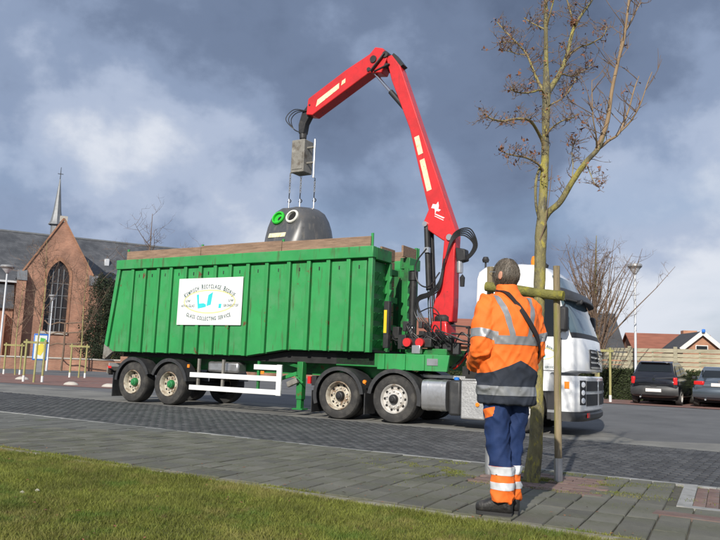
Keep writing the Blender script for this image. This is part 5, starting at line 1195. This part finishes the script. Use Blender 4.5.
# ================================================================== THE WORKER
PS = Vector((1.12, 5.55, 0)); PS.z = pz(toL(PS.x, PS.y)[1])
wk = thing('person', 'worker in orange hi-vis jacket and navy trousers standing with back turned, looking up', 'person', PS, R(21)); wk.scale = (.95, .97, 1.02)
def evalmesh(mb, voxel, smooth=4, name='m'):
    me = mb.mesh(name, 180); o = bpy.data.objects.new('tmp', me); col.objects.link(o)
    m_ = o.modifiers.new('r', 'REMESH'); m_.mode = 'VOXEL'; m_.voxel_size = voxel
    if smooth: s_ = o.modifiers.new('s', 'SMOOTH'); s_.iterations = smooth; s_.factor = .5
    bpy.context.view_layer.update()
    out = bpy.data.meshes.new_from_object(o.evaluated_get(bpy.context.evaluated_depsgraph_get())); bpy.data.objects.remove(o)
    for p in out.polygons: p.use_smooth = True
    out.materials.clear(); return out
def srings(rows, n=28, e=.8):
    out = []
    for z, cx, cy, hw, hd in rows:
        out.append([Vector((cx + hw*math.copysign(abs(cos(a))**e, cos(a)), cy + hd*math.copysign(abs(sin(a))**e, sin(a)), z)) for a in [2*pi*k/n for k in range(n)]])
    return out
def wrinkle(me, amp, f=(9, 9, 20), seed=0, fn=None):
    nrm_ = [v.normal.copy() for v in me.vertices]
    for v, nn in zip(me.vertices, nrm_):
        p = v.co; a = amp*(fn(p) if fn else 1)
        w = mnoise.noise((p.x*f[0]+seed, p.y*f[1], p.z*f[2] + 6*p.x)) + .6*mnoise.noise((p.x*f[0]*1.9, p.y*f[1]*1.9+seed, p.z*f[2]*1.5 - 9*p.x))
        ridge = 1 - abs(mnoise.noise((p.x*5+seed, p.y*5+2, p.z*9 + 9*p.x)))*3.2
        rid2 = 1 - abs(mnoise.noise((p.x*7+seed, p.y*7+5, p.z*8 - 11*p.x)))*3.4
        v.co = p + nn*a*(w*.5 + max(-.2, ridge)*.75 + max(-.2, rid2)*.6 - .3)
    me.update()
# arms and legs of the skeleton
AL = [(-.19, -.01, 1.475), (-.24, -.035, 1.33), (-.258, -.045, 1.17), (-.215, .09, 1.09), (-.14, .215, 1.05)]
AR = [(.19, -.01, 1.475), (.235, -.02, 1.33), (.248, -.02, 1.175), (.2, .09, 1.11), (.12, .21, 1.08)]
HEADM = Matrix.Translation((0, .03, 1.715)) @ Matrix.Rotation(R(20), 4, 'Z') @ Matrix.Rotation(R(9), 4, 'X') @ Matrix.Diagonal((1.1, 1.06, 1.02, 1))
def headpt(u, v, k=1.):
    """u around from +x over +y (face), v from -pi/2 chin to pi/2 crown"""
    x = .077*cos(v)*cos(u); y = .099*cos(v)*sin(u); z = .118*sin(v)
    if z < 0: x *= 1 - .9*(z*z)/.014*.35; y = y*(1 - .12*(-z/.118)) + .012*(-z/.118)
    g = lambda a, b, w: math.exp(-((u-a)**2 + (v-b)**2)/w)
    f = .022*g(pi/2, -.16, .02) + .010*g(pi/2, .02, .02) - .010*(g(pi/2-.42, .07, .03)+g(pi/2+.42, .07, .03)) + .008*g(pi/2, -.55, .03) - .005*g(pi/2, -.43, .01) + .007*g(pi/2, .25, .12) + .012*g(pi/2, -.85, .08)
    d = Vector((cos(v)*cos(u), cos(v)*sin(u), sin(v)))
    return (Vector((x, y, z)) + d*f)*k
bod = MB()
nu, nv = 40, 26
bod.loft([[HEADM @ headpt(2*pi*i/nu, -pi/2 + pi*(j+.5)/nv) for i in range(nu)] for j in range(nv)])
for s in (-1, 1):                                         # ears
    bod.loft([[HEADM @ Vector((s*(.070+.016*q), -.004-.012*q + .021*cos(a)*w_, -.005 + .034*sin(a)*w_)) for a in np.linspace(0, 2*pi, 13)[:-1]] for q, w_ in ((0, .7), (.5, .9), (1, 1), (1.2, .8))])
bod.tube([(0, .0, 1.50), (0, .008, 1.58), (0, .025, 1.66)], [.075, .062, .06], 16)
bod.loft(srings([(.86, 0, 0, .15, .1), (1.05, 0, 0, .15, .1), (1.3, 0, -.01, .17, .11), (1.45, 0, -.015, .18, .1), (1.53, 0, -.01, .1, .07)]))
for A in (AL, AR):
    bod.tube(crom(A, 4), list(np.linspace(.055, .03, len(crom(A, 4)))), 12)
    w0 = Vector(A[-1]); s = -1 if A is AL else 1; d = Vector((-s*.55, .8, -.1)).normalized(); sd_ = Vector((-s*.75, -.5, .1)).normalized(); upn = d.cross(sd_).normalized(); upn = upn if upn.z > 0 else -upn
    lat = d.cross(upn).normalized()
    bod.loft([[w0 + d*t + lat*wd*cos(a) + upn*th_*sin(a) for a in np.linspace(0, 2*pi, 13)[:-1]] for t, wd, th_ in ((-.01, .026, .02), (.03, .036, .019), (.07, .042, .017), (.095, .04, .014))])
    for i, (o_, L) in enumerate(((-.031, .066), (-.0105, .076), (.0105, .072), (.030, .056))):
        b0 = w0 + d*.088 + lat*o_; k1 = b0 + d*L*.45 - upn*.006; k2 = k1 + d*L*.26 - upn*L*.22; k3 = k2 + d*L*.1 - upn*L*.26
        bod.tube([b0, k1, k2, k3], [.0095, .009, .0085, .007], 8)
    tb = w0 + d*.03 + lat*(.032*-s*(1 if lat.x*-s > 0 else -1)) ; inn = Vector((0, 0, 1))
    sg_ = 1 if (lat.z > 0) else -1
    tb = w0 + d*.03 + lat*.03*sg_; bod.tube([tb, tb + d*.035 + lat*.022*sg_, tb + d*.065 + lat*.02*sg_ - upn*.012], [.012, .010, .008], 8)
for s in (-1, 1):
    bod.tube([(s*.085, 0, .92), (s*.075, .02, .5), ((-.055 if s < 0 else .06), (-.03 if s < 0 else .05), .09)], [.08, .05, .035], 12)
bodyo = obj('body', evalmesh(bod, .0075, 2, 'body'), 'skin', wk)
for s in (-1, 1):
    MB().lathe([(0, .011), (.007, .0085), (.011, 0), (.007, -.0085), (0, -.011)], 12, HEADM @ Matrix.Translation((s*.03, .078, .008))).build('eye', 'portw', wk)
    MB().tube([HEADM @ Vector((s*.079, -.004, .018)), HEADM @ Vector((s*.078, .05, .014)), HEADM @ Vector((s*.066, .098, .012))], .0022, 6).build('glasses_arm', 'steel', wk)
    MB().tube([HEADM @ Vector((s*.034 + .027*cos(a), .106 - .012*abs(cos(a))*0, .006 + .018*sin(a))) for a in np.linspace(0, 2*pi, 17)], .0018, 6, False).build('glasses_rim', 'steel', wk)
MB().tube([HEADM @ Vector((-.008, .108, .008)), HEADM @ Vector((.008, .108, .008))], .0018, 6).build('glasses_bridge', 'steel', wk)
# hair: a cap under many short strands
cap = MB(); hr = random.Random(3)
def hairline(u): return -.62 + (.62 + .62)*sstep(.35, 1.15, sin(u)) if sin(u) > 0 else -.62
rows_ = []
for j in range(17):
    rows_.append([HEADM @ (headpt(2*pi*i/nu, max(-1.5, hairline(2*pi*i/nu)) + (pi/2-.02 - max(-1.5, hairline(2*pi*i/nu)))*j/16)*(1.035 + (.05 if j > 2 else .0))) for i in range(nu)])
cap.loft(rows_); hair = obj('hair', evalmesh(cap, .006, 3, 'hair'), 'hair', wk)
strand = MB()
for k in range(9000):
    u = hr.uniform(0, 2*pi); h0 = hairline(u)
    v = math.asin(hr.uniform(sin(h0), 1)); p = headpt(u, v)*hr.uniform(1.05, 1.10); q = headpt(u + hr.gauss(0, .07), v - hr.uniform(.2, .5))*hr.uniform(1.07, 1.17); sdv = Vector((hr.gauss(0, 1), hr.gauss(0, 1), hr.gauss(0, 1))).normalized()*.0014
    strand.add([HEADM @ (p-sdv), HEADM @ (p+sdv), HEADM @ q], [(0, 1, 2)])
strand.build('hair_strands', 'hair', hair, smooth=False, kind='stuff')
# jacket
jk = MB()
jk.loft(srings([(.775, 0, .0, .222, .165), (.80, 0, .0, .228, .17), (.9, 0, .0, .232, .175), (1.0, 0, -.002, .232, .178), (1.1, 0, -.005, .236, .18), (1.2, 0, -.01, .242, .18), (1.3, 0, -.018, .244, .176), (1.4, 0, -.022, .238, .162), (1.47, 0, -.02, .218, .142), (1.525, 0, -.012, .172, .112), (1.56, 0, .0, .118, .092), (1.59, 0, .01, .09, .085), (1.62, 0, .015, .078, .08), (1.645, 0, .02, .074, .077)], 32, .85))
for A in (AL, AR):
    pth = crom(A, 5); rd = np.interp(np.linspace(0, 4, len(pth)), [0, 1, 2, 3, 4], [.092, .086, .08, .07, .058]); jk.tube([Vector(A[0]) + Vector((-.05 if A is AR else .05, 0, .0))] + pth, [.09] + list(rd), 16)
jm = evalmesh(jk, .0085, 5, 'jacket')
def jf(p): return .55 + .8*(abs(p.x) > .2) + .5*(p.z < 1.15)
wrinkle(jm, .011, (7, 7, 13), 3.3, jf)
bm = bmesh.new(); bm.from_mesh(jm)
def cutp(co, no): bmesh.ops.bisect_plane(bm, geom=bm.verts[:]+bm.edges[:]+bm.faces[:], plane_co=co, plane_no=no)
BND = [(.84, .905), (1.2, 1.262)]
for a, b_ in BND: cutp((0, 0, a), (0, 0, 1)); cutp((0, 0, b_), (0, 0, 1))
chs = .42
for s in (-1, 1): cutp((0, 0, 1.09), (s*chs, 0, 1))
def brace(s, p):                                         # signed distance across a shoulder brace on the torso
    return (p.x*s - .075) - (p.z-1.26)*.26
for s in (-1, 1):
    for o_ in (-.024, .024): cutp((s*(.075+o_), 0, 1.26), (s*1, 0, -.26))
def armax(A):
    a, b_ = Vector(A[0]), Vector(A[2]); return a, (b_-a).normalized(), (b_-a).length
for A in (AL, AR):
    a, d, L = armax(A)
    for t in (.62, .82): cutp(a + d*L*t, d)
    a2, b2 = Vector(A[2]), Vector(A[4]); cutp(a2.lerp(b2, .9), (b2-a2).normalized())
bm.normal_update()
ORG, NAV, BLK = 0, 1, 2; tapes = {}
def inarm(p):
    for A in (AL, AR):
        a, d, L = armax(A); t = (p-a).dot(d)/L; q = (p - a - d*L*max(0, min(1, t))).length
        a2, b2 = Vector(A[2]), Vector(A[4]); d2 = (b2-a2); t2 = max(0, min(1, (p-a2).dot(d2)/d2.length_squared)); q2 = (p - a2 - d2*t2).length
        out = abs(p.x) > .2 if p.z > 1.1 else True
        if min(q, q2) < .1 and out and (q < .105 or q2 < .09): return A, t, q, (p-a2).dot(d2)/d2.length_squared, q2
    return None
for f in bm.faces:
    p = f.calc_center_median(); f.material_index = ORG; ia = inarm(p); f.smooth = True; hit = False
    for A in (AL, AR):
        a, d, L = armax(A); t = (p-a).dot(d)/L; q = (p - a - d*L*t).length
        if .62 < t < .82 and q < .14 and p.x*A[2][0] > 0 and abs(p.x) > .178: tapes.setdefault('arm%d' % (A is AL), []).append(f); hit = True
    if hit: continue
    if ia:
        A, t, q, t2, q2 = ia
        if q2 < q and t2 > .9: f.material_index = NAV
        if ia and not (p.z < 1.0 and abs(p.y) < .12 and q2 > .085): continue
    if p.z < 1.09 - chs*abs(p.x): f.material_index = NAV
    for k, (a, b_) in enumerate(BND):
        if a < p.z < b_ and (k == 0 or abs(p.x) < .2): tapes.setdefault('band%d' % k, []).append(f)
    if 1.262 <= p.z < 1.55:
        for s in (-1, 1):
            if abs(brace(s, p)) < .0245: tapes.setdefault('brace%d%d' % (s, p.y > 0.012*(p.z*0+1)), []).append(f)
def islands(fl):
    left = set(fl); out = []
    while left:
        st_ = [left.pop()]; cur = [st_[0]]
        while st_:
            f = st_.pop()
            for e in f.edges:
                for g in e.link_faces:
                    if g in left: left.discard(g); st_.append(g); cur.append(g)
        if len(cur) > 12: out.append(cur)
    return out
def tape_meshes(fl):
    out = []
    for isl in islands(fl):
        vm = {}; vs = []; fs_ = []
        for f in isl:
            for v in f.verts:
                if v not in vm: vm[v] = len(vs); vs.append(v.co + v.normal*.003)
            fs_.append([vm[v] for v in f.verts])
        me = bpy.data.meshes.new('tape'); me.from_pydata(vs, [], fs_); me.update()
        for p in me.polygons: p.use_smooth = True
        out.append(me)
    return out
tmeshes = [me for fl in tapes.values() for me in tape_meshes(fl)]
bm.to_mesh(jm); bm.free()
jo = obj('jacket', jm, None, wk); jm.materials.append(M['orange']); jm.materials.append(M['navyj'])
for me in tmeshes: obj('reflective_tape', me, 'tape', jo)
# trousers
ts = MB()
ts.loft(srings([(.80, 0, .0, .185, .135), (.9, 0, .0, .19, .14), (1.0, 0, 0, .18, .135)], 28, .85))
FY = {-1: R(46), 1: R(40)}
AK = {-1: Vector((-.055, -.03, .09)), 1: Vector((.06, .05, .09))}
for s in (-1, 1):
    pth = crom([(s*.092, 0, .9), (s*.09, .004+AK[s].y*.3, .72), (s*.078, .012+AK[s].y*.6, .5), (AK[s].x, AK[s].y-.012, .28), (AK[s].x, AK[s].y-.005, .1)], 5)
    rd = np.interp(np.linspace(0, 4, len(pth)), [0, 1, 2, 3, 4], [.112, .1, .088, .083, .086]); ts.tube(pth, list(rd), 18)
tm = evalmesh(ts, .0085, 4, 'trousers'); wrinkle(tm, .011, (8, 8, 15), 9.1, lambda p: 1.5 if p.z < .35 else 1.)
bm = bmesh.new(); bm.from_mesh(tm)
for z in (.185, .235, .285, .345): cutp((0, 0, z), (0, 0, 1))
cutp((0, 0, .675), (.0, .25, 1)); cutp((0, 0, .74), (.0, .25, 1))
bm.normal_update(); tb_ = [[], []]
for f in bm.faces:
    p = f.calc_center_median(); f.smooth = True; f.material_index = 1 if p.z < .345 else 0
    if .185 < p.z < .235: tb_[0].append(f)
    if .285 < p.z < .345: tb_[1].append(f)
    if .675 < p.z + .25*p.y < .74 and p.x < -.15 and -.075 < p.y < .03: f.material_index = 1
tms = [me for fl in tb_ for me in tape_meshes(fl)]
bm.to_mesh(tm); bm.free(); to = obj('trousers', tm, None, wk); tm.materials.append(M['navy']); tm.materials.append(M['orange'])
for me in tms: obj('reflective_band', me, 'tapew', to)
# boots
for s in (-1, 1):
    b = MB()
    b.loft([[Vector((w_*math.copysign(abs(cos(a))**.8, cos(a)), y, zc + hz_*math.copysign(abs(sin(a))**.8, sin(a)))) for a in np.linspace(0, 2*pi, 17)[:-1]] for y, w_, zc, hz_ in ((-.09, .027, .075, .045), (-.078, .04, .08, .06), (-.03, .046, .085, .07), (.03, .047, .083, .068), (.08, .05, .07, .054), (.13, .055, .06, .043), (.175, .05, .057, .039), (.205, .032, .052, .028))])
    b.tube([(0, -.03, .06), (0, -.025, .2)], [.052, .056], 16)
    me = evalmesh(b, .006, 3, 'boot'); bo_ = obj('boot', me, 'boot', wk); bo_.location = (AK[s].x, AK[s].y, 0); bo_.rotation_euler.z = FY[s]; bo_.scale = (.93, .93, .95)
    so = MB(); pr_ = [(-.092, .03), (-.07, .041), (0, .044), (.05, .047), (.12, .055), (.17, .05), (.2, .036), (.212, .012)]
    pr_ = [(y*.97, w_*.9) for y, w_ in pr_]
    outl = [(w_, y) for y, w_ in pr_] + [(-w_, y) for y, w_ in pr_[::-1]]
    so.add([(x, y, 0) for x, y in outl] + [(x, y, .026) for x, y in outl], [tuple(range(len(outl)-1, -1, -1)), tuple(range(len(outl), 2*len(outl)))] + [(i, (i+1) % len(outl), (i+1) % len(outl)+len(outl), i+len(outl)) for i in range(len(outl))])
    so.build('sole', 'sole', bo_)
    MB().tube(crom([(-.035, .045, .128), (0, .06, .138), (.035, .045, .128)], 4), .004, 6).build('lace', 'amber', bo_)
# carrying strap across the back
stp = [(-.085, .03, 1.60), (-.06, -.075, 1.575), (.0, -.155, 1.47), (.07, -.195, 1.36), (.15, -.188, 1.25), (.215, -.11, 1.15), (.235, .0, 1.08)]
pth = crom(stp, 6); b = MB(); rws = []
for i, p in enumerate(pth):
    d = (pth[min(i+1, len(pth)-1)] - pth[max(i-1, 0)]).normalized(); nn = Vector((p.x*.8, p.y+.0, .25 if p.z > 1.5 else 0)).normalized(); sdv = d.cross(nn).normalized()*.022
    rws.append([p - sdv, p + sdv, p + sdv + nn*.006, p - sdv + nn*.006])
b.loft(rws).build('strap', 'strap', wk)

# fallen leaves on the lawn and pavement
lr = np.random.RandomState(12); n = 420
t_ = lr.uniform(4, 16, n); l_ = np.where(lr.rand(n) < .7, LG - .1 - lr.rand(n)*3.6, LG + np.abs(lr.normal(0, .5, n)))
V = np.zeros((n, 4, 3))
for i in range(n):
    p = W(t_[i], l_[i]); z = (lz(l_[i]) + .028 + .02*mnoise.noise((t_[i]*.8, l_[i]*.8, 0))) if l_[i] < LG else pz(min(l_[i], LK)) + .006
    a = lr.uniform(0, 2*pi); u = np.array([cos(a), sin(a), lr.uniform(-.3, .3)])*lr.uniform(.008, .02); v = np.array([-sin(a), cos(a), lr.uniform(-.3, .3)])*lr.uniform(.004, .01); c = np.array([p.x, p.y, z + .004])
    V[i] = [c-u, c-v+[0, 0, .003], c+u, c+v+[0, 0, .002]]
obj('leaf_litter', npmesh('leaf_litter', V.reshape(-1, 3), np.arange(n*4).reshape(-1, 4)), 'deadleaf', None, label='scattered brown fallen leaf scraps on lawn and paving', cat='leaves', kind='stuff')
# moss round the tree pit
def mossy(n, seed):
    r = np.random.RandomState(seed); t = 12.75 + r.normal(0, .75, n); l = -6.3 + r.normal(0, .5, n); k = np.array([mnoise.noise((a*2.6, b*2.6, 4.)) for a, b in zip(t, l)]) > .12
    k &= (l > LG+.1) & (l < LK-.02); t, l = t[k], l[k]; n = len(t); x = X0 + C_*t + S_*l; y = Y0 - S_*t + C_*l; z = .10 + .05*(LK-l)/(LK-LG) - .004
    V = np.zeros((n, 3, 3)); a = r.uniform(0, 2*pi, n); w = .004
    V[:, 0] = np.stack([x-np.cos(a)*w, y-np.sin(a)*w, z], 1); V[:, 1] = np.stack([x+np.cos(a)*w, y+np.sin(a)*w, z], 1); V[:, 2] = np.stack([x+r.normal(0, .008, n), y+r.normal(0, .008, n), z+r.uniform(.006, .02, n)], 1)
    return npmesh('moss', V.reshape(-1, 3), np.arange(n*3).reshape(-1, 3))
obj('moss', mossy(26000, 5), 'grass', None, label='low moss patches in the paving round the street tree', cat='moss', kind='stuff')
